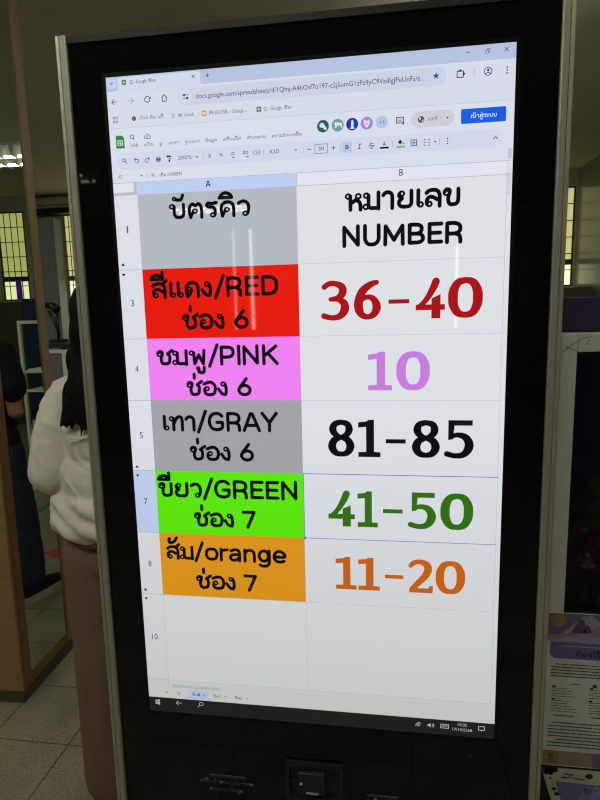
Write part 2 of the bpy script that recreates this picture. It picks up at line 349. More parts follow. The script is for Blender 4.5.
class Ink:
    """flat marks on a flat surface; u to the right and v downward in millimetres"""
    def __init__(self, origin, ax=(1, 0, 0), ay=(0, 0, -1), out=(0, -1, 0), base=0.0006):
        self.o = Vector(origin); self.ax = Vector(ax); self.ay = Vector(ay); self.out = Vector(out); self.base = base
        self.v = []; self.f = []; self.fm = []; self.mats = []
    def mi(self, m):
        if m not in self.mats: self.mats.append(m)
        return self.mats.index(m)
    def P(self, u, v, lay): return self.o + self.ax * (u / 1000) + self.ay * (v / 1000) + self.out * (self.base + lay * 0.00012)
    def poly(self, pts, m, lay=1):
        b = len(self.v); self.v += [self.P(u, v, lay) for u, v in pts]
        self.f.append(list(range(b, b + len(pts)))); self.fm.append(self.mi(m))
    def rect(self, u0, v0, u1, v1, m, lay=1): self.poly([(u0, v1), (u1, v1), (u1, v0), (u0, v0)], m, lay)
    def rrect(self, u0, v0, u1, v1, r, m, lay=1):
        p = []
        for cx, cy, a in ((u1 - r, v0 + r, -90), (u1 - r, v1 - r, 0), (u0 + r, v1 - r, 90), (u0 + r, v0 + r, 180)):
            for k in range(6):
                t = math.radians(a + 90 * k / 5); p.append((cx + r * math.cos(t), cy + r * math.sin(t)))
        self.poly(p[::-1], m, lay)
    def disc(self, u, v, r, m, lay=1, n=20): self.poly([(u + r * math.cos(2*PI*k/n), v - r * math.sin(2*PI*k/n)) for k in range(n)], m, lay)
    def ring(self, u, v, r, w, m, lay=1, n=20): self.line([(u + r * math.cos(2*PI*k/n), v + r * math.sin(2*PI*k/n)) for k in range(n + 1)], w, m, lay, caps=False)
    def frame(self, u0, v0, u1, v1, w, m, lay=1): self.line([(u0, v0), (u1, v0), (u1, v1), (u0, v1), (u0, v0)], w, m, lay)
    def line(self, pts, w, m, lay=1, caps=True):
        """ribbon with per-point width when points carry a third value"""
        W = [p[2] if len(p) > 2 else w for p in pts]; n = len(pts); k_ = self.mi(m)
        if n < 2: return
        for i in range(n - 1):
            (x0, y0), (x1, y1) = pts[i][:2], pts[i + 1][:2]
            d = math.hypot(x1 - x0, y1 - y0)
            if d < 1e-6: continue
            nx, ny = -(y1 - y0) / d / 2, (x1 - x0) / d / 2
            a, b_ = W[i], W[i + 1]; s = len(self.v)
            self.v += [self.P(x0 + nx*a, y0 + ny*a, lay), self.P(x1 + nx*b_, y1 + ny*b_, lay), self.P(x1 - nx*b_, y1 - ny*b_, lay), self.P(x0 - nx*a, y0 - ny*a, lay)]
            self.f.append([s, s+1, s+2, s+3]); self.fm.append(k_)
        rng = range(n) if caps else range(1, n - 1)
        for i in rng:
            self.disc(pts[i][0], pts[i][1], W[i] / 2, m, lay, 10)
    def thai(self, text, u0, u1, base, unit, m, lay=2, wt=0.185):
        """stroke lettering fitted between u0 and u1, consonant height = unit millimetres"""
        st, wd = glyph_strokes(text)
        xs = []
        for s in st:
            if s[0] == 'o': xs += [s[1] - s[3], s[1] + s[3]]
            else: xs += [p[0] for p in s[1]]
        lo, hi = min(xs) - wt / 2, max(xs) + wt / 2
        sx = (u1 - u0) / (hi - lo)
        T = lambda x, y: (u0 + (x - lo) * sx, base - y * unit)
        w = wt * min(unit, sx * 1.15)
        for s in st:
            if s[0] == 'o':
                c = T(s[1], s[2]); n = 12; r = s[3]
                self.line([(c[0] + r * sx * math.cos(2*PI*k/n), c[1] + r * unit * math.sin(2*PI*k/n)) for k in range(n + 1)], w * 0.54, m, lay)
            else:
                self.line([T(*p[:2]) for p in (cat(s[1], 5) if s[0] == 'c' else s[1])], w, m, lay)
    def num(self, ch, u0, u1, base, h, m, lay=2):
        wd, st = NUM[ch]; sx = (u1 - u0) / wd
        for s in st:
            if s[0] == 'p': self.poly([(u0 + x * sx, base - y * h) for x, y in s[1]], m, lay)
            else: self.line([(u0 + x * sx, base - y * h, w * (sx + h) / 2) for x, y, w in cat(s[1], 7)], 1, m, lay, caps=False)
    def font(self, text, u0, u1, base, capmm, m, lay=2):
        """Latin text fitted to a width"""
        vs, fs = font_polys(text)
        if not vs: return
        lo = min(v[0] for v in vs); hi = max(v[0] for v in vs)
        sx = (u1 - u0) / (hi - lo); sy = capmm * 1.16 / 0.73; b = len(self.v); k_ = self.mi(m)
        self.v += [self.P(u0 + (x - lo) * sx, base - y * sy, lay) for x, y in vs]
        for f in fs: self.f.append([b + i for i in f]); self.fm.append(k_)
    def build(self, name, parent):
        me = bpy.data.meshes.new(name); me.from_pydata([tuple(v) for v in self.v], [], self.f)
        for m in self.mats: me.materials.append(m)
        for p, i in zip(me.polygons, self.fm): p.material_index = i
        bm = bmesh.new(); bm.from_mesh(me)
        for f in bm.faces:
            f.normal_update()
            if f.normal.dot(self.out) < 0: f.normal_flip()
        bm.to_mesh(me); bm.free()
        ob = bpy.data.objects.new(name, me); COL.objects.link(ob)
        if parent is not None:
            ob.parent = parent
            par = parent
            loc = Vector((0, 0, 0))
            while par is not None: loc += par.location; par = par.parent
            ob.matrix_parent_inverse = Matrix.Translation(loc).inverted()
        return ob

# ================================================================== THE ROOM
XL, XR, YF, YB, ZC = -6.5, 2.50, -10.0, 7.3, 3.1
struct('floor', B(XL, XR, YF, YB, -0.1, 0), FLOOR)
struct('ceiling', B(XL, XR, YF, YB, ZC, ZC + 0.1), CEIL)
def wall_with_holes(name, holes, y0, y1, m):
    """wall across x, with window openings (x0,x1,z0,z1) sorted by x"""
    bm = bmesh.new(); x = XL - 0.1
    for (a, b_, c, d) in holes:
        box(bm, x, a, y0, y1, 0, ZC); box(bm, a, b_, y0, y1, 0, c); box(bm, a, b_, y0, y1, d, ZC); x = b_
    box(bm, x, XR + 0.1, y0, y1, 0, ZC)
    return struct(name, bm, m)
BACKH = [(-4.53, -3.45, 1.05, 2.87), (2.07, 2.47, 1.66, 2.90)]
FRONTH = [(-2.765, -2.325, 1.05, 2.95), (0.6, 2.2, 1.0, 2.5)]
wall_with_holes('wall_back', BACKH, YB, YB + 0.15, WALL)
wall_with_holes('wall_front', FRONTH, YF - 0.15, YF, WALL)
struct('wall_left', B(XL - 0.1, XL, YF, YB, 0, ZC), WALL)
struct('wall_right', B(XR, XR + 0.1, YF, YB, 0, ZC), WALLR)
bm = bmesh.new()
box(bm, XL, XR, YB - 0.015, YB, 0, 0.1)
struct('baseboard_back', bm, PLINTH)
DAY = mat('daylight_glass', (210, 200, 130), 0.2, emit=(216, 212, 140), strength=0.72)
DAYW = mat('daylight_glass_clear', (220, 220, 200), 0.2, emit=(244, 240, 190), strength=1.25)
DAYF = mat('daylight_glass_front', (220, 225, 220), 0.2, emit=(240, 246, 240), strength=11.0)
DARKFR = mat('dark_window_frame', (48, 46, 38), 0.5)
GRILLE = mat('window_grille', (78, 72, 46), 0.5)
def window(name, h, y, inside, transom, mids, dx, dz, upper, lower, fr=None, fw=.035):
    x0, x1, z0, z1 = h
    bm = bmesh.new(); s = inside
    ya, yb = sorted((y, y + s * 0.05))
    for a, b_ in ((x0, x0 + fw), (x1 - fw, x1)): box(bm, a, b_, ya, yb, z0, z1)
    for a, b_ in ((z0, z0 + fw), (z1 - fw, z1)): box(bm, x0 + fw, x1 - fw, ya, yb, a, b_)
    for mx in mids: box(bm, mx - .02, mx + .02, ya, yb, z0 + fw, z1 - fw)
    if transom:
        xs = [x0 + fw] + [v for mx in mids for v in (mx - .02, mx + .02)] + [x1 - fw]
        for a, b_ in zip(xs[::2], xs[1::2]): box(bm, a, b_, ya, yb, transom - .035, transom + .035)
    w = struct(name, bm, fr or DARKFR)
    yg = y + s * 0.02
    t = transom or z0
    obj('upper_pane', B(x0, x1, min(yg, yg + .004), max(yg, yg + .004), t, z1), upper, w)
    if transom: obj('lower_pane', B(x0, x1, min(yg, yg + .004), max(yg, yg + .004), z0, t), lower, w)
    if dx:
        bm = bmesh.new(); x = x0 + dx
        yy = y - s * 0.02
        while x < x1 - .02: tube(bm, [(x, yy, z0), (x, yy, z1)], 0.006, 6); x += dx
        z = z0 + dz
        while z < z1 - .02: tube(bm, [(x0, yy, z), (x1, yy, z)], 0.006, 6); z += dz
        obj('window_grille', bm, GRILLE, w)
    return w
window('window_1', BACKH[0], YB, 1, 1.965, [-3.99], 0.095, 0.205, DAY, DAYW, mat('olive_window_frame', (120, 112, 76), 0.5), .02)
window('window_2', BACKH[1], YB, 1, 1.965, [], 0.095, 0.205, DAY, DAYW, None, .018)
window('window_3', FRONTH[0], YF, -1, None, [], 0, 0, DAYF, DAYF)
window('window_4', FRONTH[1], YF, -1, None, [1.4], 0, 0, DAYF, DAYF)

CURT = mat('grey_curtain', (96, 98, 92), 0.9, noise_amt=0.1, noise_scale=8)
def curtain(name, x0, x1, y, z0, z1, m, label, folds, amp=0.03):
    bm = bmesh.new(); n = folds * 8
    rows = []
    for z in (z0, (z0 + z1) / 2, z1):
        rows.append([bm.verts.new((x0 + (x1 - x0) * i / n, y + amp * math.sin(2 * PI * folds * i / n) * (1.1 - 0.3 * (z - z0) / (z1 - z0)), z)) for i in range(n + 1)])
    for r in range(2):
        for i in range(n): bm.faces.new((rows[r][i], rows[r][i+1], rows[r+1][i+1], rows[r+1][i]))
    o_ = obj(name, bm, m, smooth=True)
    sm = o_.modifiers.new('thick', 'SOLIDIFY'); sm.thickness = 0.004
    return tag(o_, label, 'curtain')
curtain('curtain', -2.682, -2.397, YF + 0.07, 0.9, 3.0, CURT, 'grey curtain across the middle of the narrow window behind the camera', 4)
curtain('curtain', 0.5, 1.3, YF + 0.07, 0.1, 2.6, CURT, 'left grey curtain of the wide window behind the camera', 7)
curtain('curtain', 1.34, 2.3, YF + 0.07, 0.1, 2.6, CURT, 'right grey curtain of the wide window behind the camera', 8)

# ------------------------------------------------------------------ ceiling lights (louvred twin fluorescent fittings, some added as unseen fill)
LAMPW = mat('lamp_housing_white', (200, 200, 190), 0.5)
LOUV = mat('lamp_louvre_metal', (214, 214, 204), 0.5)
TUBE = mat('fluorescent_tube_lit', (250, 250, 240), 0.4, emit=(250, 255, 240), strength=12.0)
TUBEFILL = mat('fluorescent_tube_bright', (250, 250, 240), 0.4, emit=(250, 252, 242), strength=80.0)  # for out-of-view fittings added only to brighten the room
TUBEF = mat('fluorescent_tube_soft', (250, 250, 240), 0.4, emit=(250, 252, 232), strength=3.0)
TUBEH = mat('fluorescent_tube_far', (250, 250, 240), 0.4, emit=(250, 252, 240), strength=26.0)
def make_light(label):
    t = thing('ceiling_light', label, 'ceiling light', (0, 0, ZC), 'fluorescent ceiling lights')
    bm = bmesh.new(); L, Wd = 0.62, 0.25
    box(bm, -L, L, -Wd, Wd, ZC - 0.03, ZC - 0.001)
    obj('lamp_housing', bm, LAMPW, t)
    bm = bmesh.new()
    for i in range(0, 9):          # saw-tooth reflector blades under each tube
        x = -L + .06 + i * (2 * L - .12) / 8
        for y in (-0.15, 0.15):
            vs = [bm.verts.new(p) for p in ((x - .03, y - .11, ZC - .031), (x + .03, y - .11, ZC - .031), (x, y - .10, ZC - .136), (x - .03, y + .11, ZC - .031), (x + .03, y + .11, ZC - .031), (x, y + .10, ZC - .136))]
            for q in ((0, 1, 2), (5, 4, 3), (0, 2, 5, 3), (1, 4, 5, 2), (0, 3, 4, 1)): bm.faces.new([vs[j] for j in q])
    bmesh.ops.recalc_face_normals(bm, faces=bm.faces)
    obj('louvre', bm, LOUV, t)
    for y in (-0.15, 0.15):
        bm = bmesh.new(); tube(bm, [(-L + .03, y, ZC - .115), (L - .03, y, ZC - .115)], 0.014, 8)
        obj('fluorescent_tube', bm, TUBE, t)
    return t
lamp0 = make_light('lit twin fluorescent fitting on the ceiling, the one reflected in the mirror')
lamps = [((0.70, 5.0), None), ((-3.87, -5.75), 'lit twin fluorescent fitting on the ceiling behind the camera, left side'), ((-2.58, -8.2), 'lit twin fluorescent fitting by the front wall, behind the camera'),
         ((-2.6, -1.6), 'lit twin fluorescent fitting over the open floor left of the camera'), ((-0.6, -0.9), 'lit twin fluorescent fitting straight above the camera'), ((1.7, -0.8), 'lit twin fluorescent fitting over the right side, beside the camera'), ((-3.2, 1.4), 'lit twin fluorescent fitting above the left side of the room'), ((0.6, 2.0), 'lit twin fluorescent fitting above the space behind the kiosk')]
for i, ((x, y), lab) in enumerate(lamps):
    if i == 0: t = lamp0
    else:
        t = lamp0.copy(); COL.objects.link(t); t['label'] = lab
        for ch in lamp0.children:
            c = ch.copy(); COL.objects.link(c); c.parent = t; c.matrix_parent_inverse = ch.matrix_parent_inverse
    t.location = (x, y, ZC)
    if i >= 1:
        for ch in t.children:
            if ch.name.startswith('fluorescent'):
                ch.data = ch.data.copy(); ch.data.materials[0] = TUBEFILL if i >= 3 else (TUBEF if i == 1 else TUBEH)

# ------------------------------------------------------------------ air conditioner on the back wall
t = thing('air_conditioner', 'long white wall-hung air conditioner with dark vent above the left window', 'air conditioner', (-5.0, YB, 2.85))
bm = bmesh.new()
prof = [(YB - .01, 2.87), (YB - .01, 3.07), (YB - .25, 3.07), (YB - .27, 3.03), (YB - .27, 2.95), (YB - .255, 2.925), (YB - .2, 2.87)]
for y, z in (): pass
a = [bm.verts.new((-5.9, y, z)) for y, z in prof]; b_ = [bm.verts.new((-4.2, y, z)) for y, z in prof]; n = len(prof)
bm.faces.new(a); bm.faces.new(b_[::-1])
for i in range(n): bm.faces.new((a[i], b_[i], b_[(i+1) % n], a[(i+1) % n]))
bmesh.ops.recalc_face_normals(bm, faces=bm.faces)
obj('casing', bm, mat('ac_white', (178, 176, 158), 0.5), t)
bm = bmesh.new()
box(bm, -5.85, -4.24, YB - .272, YB - .2, 2.852, 2.918)
obj('air_outlet', bm, mat('ac_vent_black', (10, 10, 10), 0.7), t)
bm = bmesh.new()
box(bm, -5.85, -4.24, YB - .276, YB - .27, 2.955, 2.964)
obj('seam_strip', bm, mat('ac_seam', (60, 58, 48), 0.6), t)
BLUEGREY = mat('blue_grey_cabinet', (150, 160, 160), 0.6, noise_amt=0.05, noise_scale=4)
t = thing('filing_cabinet', 'tall blue-grey cabinet against the back wall beside the left window', 'cabinet', (-5.2, 6.9, 0))
bm = B(-5.75, -4.55, 7.08, 7.29, 0.06, 2.80, bev=0.004); obj('cabinet_body', bm, BLUEGREY, t)
for k in (0, 1):
    x0 = -5.74 + k * .585
    d = obj('door', B(x0 + .004, x0 + .575, 7.062, 7.08, .10, 2.77, bev=0.004), BLUEGREY, t)
    obj('handle', B(x0 + (.53 if k == 0 else .03), x0 + (.545 if k == 0 else .045), 7.04, 7.062, 1.2, 1.36), ALU, d)
obj('plinth', B(-5.73, -4.58, 7.10, 7.28, 0, .06), PLINTH, t)

TILT = 0.0330            # the column stands a touch askew to the room
PIV = Vector((-1.262, 1.22, 0))
def in_mirror(o_):
    """turn a thing about the mirror so that its reflection lies where the photo shows it"""
    o_.matrix_world = Matrix.Translation(PIV) @ Matrix.Rotation(2 * TILT, 4, 'Z') @ Matrix.Translation(-PIV) @ Matrix.Translation(o_.location)
    return o_
# ------------------------------------------------------------------ wooden column with the mirror on its right side
CX, CY0, CY1 = -1.262, 1.028, 1.425
t = thing('wooden_column', 'square brown wood-clad column with a dark plinth, left edge of the photo', 'column', (CX, 1.22, 0)); t.rotation_euler.z = TILT
obj('column_cladding', B(CX - .62, CX - .012, CY0 + .012, CY1 - .005, .045, ZC - .002), WOOD, t)
obj('front_panel', B(CX - .625, CX - .001, CY0, CY0 + .012, .045, ZC - .002), WOODH, t)
bm = bmesh.new(); box(bm, CX - .628, CX + .004, CY0 - .004, CY1, 0, .045); obj('plinth', bm, PLINTH, t)
t = thing('mirror', 'tall wood-framed mirror on the column side reflecting a person in black', 'mirror', (CX, 1.22, 0.045)); t.rotation_euler.z = TILT
obj('mirror_glass', B(CX - .010, CX - .002, 1.087, 1.366, .087, ZC - .05), MIRROR, t)
bm = bmesh.new(); box(bm, CX - .012, CX + .002, CY0 + .012, 1.087, .047, ZC - .004); obj('frame_stile', bm, WOODD, t)
bm = bmesh.new(); box(bm, CX - .012, CX + .004, 1.366, 1.414, .047, ZC - .004); obj('frame_stile', bm, WOOD, t)
bm = bmesh.new(); box(bm, CX - .012, CX + .002, 1.087, 1.366, .047, .087); obj('frame_rail', bm, WOODD, t)
bm = bmesh.new(); box(bm, CX - .012, CX + .002, 1.087, 1.366, ZC - .05, ZC - .004); obj('frame_rail', bm, WOODD, t)

# ================================================================== KIOSK
K = thing('information_kiosk', 'tall black touchscreen kiosk with silver side rails showing a queue number sheet', 'kiosk', (0, 0, 0))
X0, X1, ZT = -0.316, 0.316, 1.826
obj('front_glass', B(X0, X1, 0, 0.006, 0.07, 1.8165), BLACKGLASS, K)
obj('top_cap', B(X0, X1, -0.003, 0.058, 1.8168, ZT), BLACKMET, K)
obj('back_shell', B(X0, X1, 0.0065, 0.056, 0.07, 1.8165, bev=0.004), BLACKMET, K)
RP = [(0.3162, 0.058), (0.3162, -0.0045), (0.3178, -0.006), (0.3246, -0.006), (0.3252, -0.0045), (0.3258, -0.0058), (0.3302, -0.0052), (0.3316, -0.0035), (0.332, 0.004), (0.332, 0.05), (0.328, 0.058)]
for s in (-1, 1):
    bm = bmesh.new(); prism(bm, [(s * x, y) for x, y in RP], 0.07, ZT); obj('side_rail', bm, ALU, K)
bm = bmesh.new(); box(bm, -.40, .40, -.16, .26, 0, .02, bev=.006); box(bm, -.33, .33, -.03, .09, .02, .0698); obj('base_plate', bm, BLACKMET, K)

# --- display -------------------------------------------------------------
DO = (-0.265, 0.0, 1.771)     # top-left corner of the lit area, u/v in mm from here (530 x 942)
def ink(base=0.0006): return Ink(DO, base=base)
k = ink(0.0003)
for r in ((-6, -6, 536, 0), (-6, 942, 536, 948), (-6, 0, 0, 942), (530, 0, 536, 942)): k.rect(*r, BEZEL, 0)
k.build('screen_border', K)
k = ink()
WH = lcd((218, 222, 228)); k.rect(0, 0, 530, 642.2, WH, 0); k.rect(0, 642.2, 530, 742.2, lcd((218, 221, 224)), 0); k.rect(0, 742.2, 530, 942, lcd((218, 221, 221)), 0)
D = k.build('display', K)
D['label'] = 'lit screen showing a browser spreadsheet of queue numbers'
dk = lcd((46, 48, 56)); ink_black = lcd((13, 14, 16)); gl = lcd((150, 155, 165)); mid = lcd((76, 80, 92))
GRN = lcd((38, 140, 62)); YEL = lcd((196, 160, 70)); LG = lcd((185, 190, 205))

# browser tab strip
k = ink(); TS = lcd((176, 192, 222)); TA = lcd((208, 214, 231))
k.rect(0, 0, 530, 18, TS, 1)
k.rrect(16.5, 1.5, 132, 22, 3, TA, 2)
k.rrect(1.5, 2, 14.5, 15, 3, lcd((190, 203, 234)), 2)
k.line([(6, 7.2), (7.8, 9), (9.6, 7.2)], .9, dk, 3)
def sheeticon(k, u, v, s, c=GRN):
    k.rrect(u - s, v - s, u + s, v + s, s * .25, c, 3)
    w = lcd((214, 222, 222)); k.rect(u - s*.6, v - s*.15, u + s*.6, v + s*.12, w, 4); k.rect(u - s*.1, v - s*.6, u + s*.15, v + s*.6, w, 4)
sheeticon(k, 25.6, 7.8, 3.1)
k.font('Q - Google', 34, 57.5, 10.2, 4.0, dk, 3)
k.thai('ชีต', 60, 70.5, 10.2, 2.9, dk, 3, .17)
def cross(k, u, v, s, m=dk, w=.8, lay=3): k.line([(u-s, v-s), (u+s, v+s)], w, m, lay); k.line([(u-s, v+s), (u+s, v-s)], w, m, lay)
cross(k, 122.2, 7.7, 1.7)
k.line([(139.4, 7.7), (144, 7.7)], .8, dk, 3); k.line([(141.7, 5.4), (141.7, 10)], .8, dk, 3)
k.line([(470.6, 7.2), (475.8, 7.2)], .7, dk, 3)
k.frame(494.2, 6.6, 497.6, 10, .6, dk, 3); k.line([(495.6, 6.2), (495.6, 5.2), (499, 5.2), (499, 8.6), (498, 8.6)], .6, dk, 3)
cross(k, 518.7, 7.4, 2.4, dk, .7)
k.build('browser_tab_strip', D)
# address bar row
k = ink(); TB = lcd((211, 216, 230))
k.rect(0, 18, 530, 44.5, TB, 1)
k.rrect(100, 21, 448, 43, 10.5, lcd((199, 207, 224)), 2); k.disc(110.8, 31.8, 8.6, lcd((208, 214, 231)), 3)
k.line([(6.4, 31.4), (13.6, 31.4)], .9, dk, 3); k.line([(9.8, 28), (6.4, 31.4), (9.8, 34.8)], .9, dk, 3)
k.line([(30.2, 31.5), (37.4, 31.5)], .9, gl, 3); k.line([(34, 28.1), (37.4, 31.5), (34, 34.9)], .9, gl, 3)
k.line([(57.2 + 3.6 * math.cos(a), 31.3 + 3.6 * math.sin(a)) for a in [math.radians(20 + 14 * i) for i in range(21)]], 1.1, dk, 3); k.poly([(58.6, 31.2), (62, 31.2), (62, 27.4)], dk, 3)
k.line([(77.4, 31), (80.9, 27), (84.4, 31)], 1, dk, 3); k.line([(78.2, 30), (78.2, 35.4), (83.6, 35.4), (83.6, 30)], 1, dk, 3)
for dv, du in ((-2, -2.2), (2, 2.2)):
    k.line([(107.4, 31.8 + dv), (114.2, 31.8 + dv)], .9, dk, 4); k.disc(110.8 + du, 31.8 + dv, 1.5, dk, 4)
k.font('docs.google.com/spreadsheets/d/1Qmj-A4bOsf7o197-c2jSomG1zPz9yC9VadIgJPeUnFs/e...', 124.6, 421, 35.2, 5.6, lcd((52, 56, 68)), 3)
k.poly([(435.1 + (4.2 if i % 2 == 0 else 1.8) * math.sin(PI * i / 5), 31.2 - (4.2 if i % 2 == 0 else 1.8) * math.cos(PI * i / 5)) for i in range(10)][::-1], lcd((28, 66, 160)), 3)
k.frame(460.5, 28, 468, 35.2, 1.1, dk, 3); k.disc(464.2, 27.4, 1.5, dk, 3); k.disc(468.6, 31.4, 1.5, dk, 3)
k.rect(480.5, 27, 481.1, 34.6, gl, 3)
BL = lcd((44, 74, 150)); k.ring(497.5, 30.8, 4.5, 1.0, BL, 3); k.disc(497.5, 29.4, 1.5, BL, 3); k.line([(494.8, 33.3), (496.4, 32.2), (498.6, 32.2), (500.2, 33.3)], 1.0, BL, 3)
for v in (27.6, 31, 34.4): k.disc(519.9, v, .9, dk, 3)
k.build('address_bar', D)
# bookmark row
k = ink(); k.rect(0, 44.5, 530, 65.4, TB, 1); k.rect(0, 65.2, 530, 65.7, LG, 2)
for a in (7.6, 11.8):
    for b_ in (51.6, 56.6): k.frame(a - 1, b_ - 1, a + 1.4, b_ + 1.4, .6, dk, 3)
k.disc(36.6, 54.2, 3, lcd((96, 74, 60)), 3); k.disc(36.6, 54.2, 1.3, lcd((150, 130, 90)), 4)
k.thai('เว็บไซต์แผนที่', 44.5, 78.4, 56, 3.2, mid, 3, .17)
k.rect(90, 51, 94, 57.6, lcd((170, 186, 214)), 3); k.font('dlt_kiosk', 98.7, 121, 56.4, 4.2, mid, 3)
k.rrect(131.6, 51, 138.2, 57.8, 1, YEL, 3); k.rect(133, 52.8, 136.8, 56, lcd((224, 220, 200)), 4)
k.font('PR-KIOSK - Googl...', 142, 192, 56.4, 4.2, mid, 3)
sheeticon(k, 209.1, 54.4, 3.2); k.font('Q - Google', 215.8, 240, 56.6, 4.2, mid, 3); k.thai('ชีต', 242.5, 252.3, 56.6, 2.9, dk, 3, .18)
k.build('bookmark_bar', D)
# sheet title + menu
k = ink(); TH1 = lcd((214, 219, 233))
k.rect(0, 65.7, 530, 97, TH1, 1)
k.poly([(8.7, 91.2), (20.7, 91.2), (20.7, 78), (17.4, 74.6), (8.7, 74.6)], GRN, 3); k.poly([(17.4, 74.6), (17.4, 78), (20.7, 78)], lcd((26, 100, 46)), 4)
w_ = lcd((216, 224, 220)); k.frame(11.4, 81.2, 18, 87.2, 1.0, w_, 4); k.line([(11.4, 84.2), (18, 84.2)], .8, w_, 4); k.line([(14.7, 81.2), (14.7, 87.2)], .8, w_, 4)
k.ring(32.3, 77.4, 2.5, .8, dk, 3); k.line([(33.2, 78.8), (35, 80.6)], .8, dk, 3)
k.line(cat([(50.4, 80.6), (49.6, 78.4), (51.6, 77), (53.4, 75), (56, 75.6), (57, 77.4), (58.4, 79), (57.4, 80.6), (50.4, 80.6)], 4), .7, dk, 3); k.line([(52.6, 78.6), (53.6, 79.4), (55.4, 77.4)], .6, dk, 3)
for s_, a, b_ in (('ไฟล์', 28.9, 40), ('แก้ไข', 48.7, 62.2), ('ดู', 70.8, 74.7), ('แทรก', 82.5, 98.5), ('รูปแบบ', 106.2, 126.9), ('ข้อมูล', 134.7, 150.7), ('เครื่องมือ', 158.9, 183.5), ('ส่วนขยาย', 192.2, 217.3), ('ความช่วยเหลือ', 225.4, 265.2)):
    k.thai(s_, a, b_, 90.2, 3.1, dk, 3, .15)
WT = lcd((218, 224, 230))
for u, c in ((292.9, (22, 98, 92)), (312, (114, 152, 150)), (330.6, (22, 56, 172)), (349.2, (158, 128, 220)), (368, (178, 194, 226))):
    k.disc(u, 80.8, 7.7, lcd(c), 3, 28)
k.poly([(288.6, 77.6), (293, 76.6), (298, 84), (296, 86), (292.6, 82.6), (288.8, 82)], WT, 4)
k.poly([(306.6, 78.6), (310, 77.2), (317, 78.2), (318, 84.4), (316.4, 84.4), (315.4, 81.4), (311, 81.4), (310, 84.4), (308.4, 84.4), (308.4, 80.6)], WT, 4)
k.poly([(330, 75.8), (331.6, 75.8), (332.4, 79), (332, 84), (334, 86.4), (327.4, 86.4), (329.2, 84), (329.2, 79)], WT, 4)
k.poly([(345.6, 75.6), (347.4, 78), (351, 78), (352.8, 75.6), (353, 82), (349.2, 86.6), (345.4, 82)], WT, 4); k.ring(349.2, 81.6, 1.4, .6, lcd((158, 128, 220)), 5)
k.font('+1', 365, 371, 82.6, 3.4, BL, 4)
k.frame(386.6, 76.6, 395.6, 83.4, 1.0, dk, 3); k.poly([(393, 83.4), (395.9, 83.4), (395.9, 86.2)], dk, 3)
for v in (78.6, 80.1, 81.6): k.line([(388.4, v), (393.8, v)], .6, dk, 4)
k.rrect(405, 71.4, 458, 90.6, 9.4, lcd((200, 205, 212)), 3); k.disc(417.2, 81, 4, mid, 4); k.poly([(414.6, 79), (417.4, 78), (417, 81), (415, 82)], lcd((200, 205, 212)), 5); k.poly([(418.2, 82), (420.4, 81), (419.6, 83.6), (418, 84)], lcd((200, 205, 212)), 5)
k.thai('แชร์', 425.9, 437.5, 83, 3.4, mid, 4, .15); k.poly([(448, 80.2), (451.4, 80.2), (449.7, 82.2)][::-1], dk, 4)
k.rrect(466.2, 72.3, 520.3, 89.8, 1.6, lcd((24, 92, 220)), 3); k.thai('เข้าสู่ระบบ', 478, 509, 83.6, 4.2, lcd((222, 230, 240)), 4, .16)
k.build('sheet_menu_bar', D)
# toolbar
k = ink(); k.rect(0, 97, 530, 136.4, TH1, 1); k.rrect(8, 97.8, 516, 119.4, 10, lcd((206, 213, 232)), 2)
k.ring(18.6, 106.8, 2.1, .8, dk, 3); k.line([(20.2, 108.6), (22.2, 110.8)], .9, dk, 3)
for u, s_ in ((36.7, 1), (51.7, -1)):
    k.line(cat([(u - 3 * s_, 107), (u + 1 * s_, 106.6), (u + 3 * s_, 108.6), (u + 1.6 * s_, 111), (u - 1.6 * s_, 111)], 4), .8, dk, 3); k.line([(u - 1.4 * s_, 105), (u - 3.2 * s_, 107), (u - 1.4 * s_, 109)], .8, dk, 3)
k.ring(67.7, 108.5, 3, .9, mid, 3); k.rect(65, 107.2, 70.4, 110, mid, 3)
k.line([(80.4, 105.4), (86, 105.4), (86, 108), (83.2, 108), (83.2, 110)], .8, dk, 3); k.rect(82.2, 109.6, 84.2, 112.6, dk, 3); k.rect(79.6, 104.2, 84.8, 106.6, dk, 3)
k.font('200%', 95.6, 114.9, 110.4, 4.4, mid, 3)
for u, v in ((122.4, 108.4), (256.8, 108), (435.1, 108.6), (42.4, 128.2)): k.poly([(u - 1.7, v - .8), (u + 1.7, v - .8), (u, v + 1.2)][::-1], dk, 3)
for u in (131.1, 213.5, 266.4, 315.4, 381.9, 440.3): k.rect(u - .25, 104, u + .25, 113, gl, 3)
k.font('B', 138.6, 141.4, 110.3, 4.4, dk, 3); k.font('%', 153.6, 158.4, 110.2, 4.2, dk, 3); k.font('.0', 168, 174, 109.6, 4.2, dk, 3); k.font('.00', 184, 193, 109.2, 4.2, dk, 3)
for u, d_ in ((173, -1), (191, 1)): k.line([(u - 2, 112), (u + 2, 112)], .6, dk, 3); k.line([(u + d_, 111), (u + 2 * d_, 112), (u + d_, 113)], .5, dk, 3)
k.font('123', 199.9, 208.6, 110, 4.2, dk, 3); k.font('K2D', 222.1, 234.7, 110.2, 4.4, dk, 3)
k.line([(271.8, 108), (276.8, 108)], .8, dk, 3); k.frame(281.9, 102.6, 298.4, 113.8, .6, mid, 3); k.font('30', 286.4, 294, 110.3, 4.4, dk, 4)
k.line([(303.6, 108), (308.4, 108)], .8, dk, 3); k.line([(306, 105.6), (306, 110.4)], .8, dk, 3)
k.rrect(317.4, 101.6, 330, 115, 1.4, lcd((180, 198, 232)), 3); k.thai('B', 321.4, 326, 110.6, 3.8, ink_black, 4, .24)
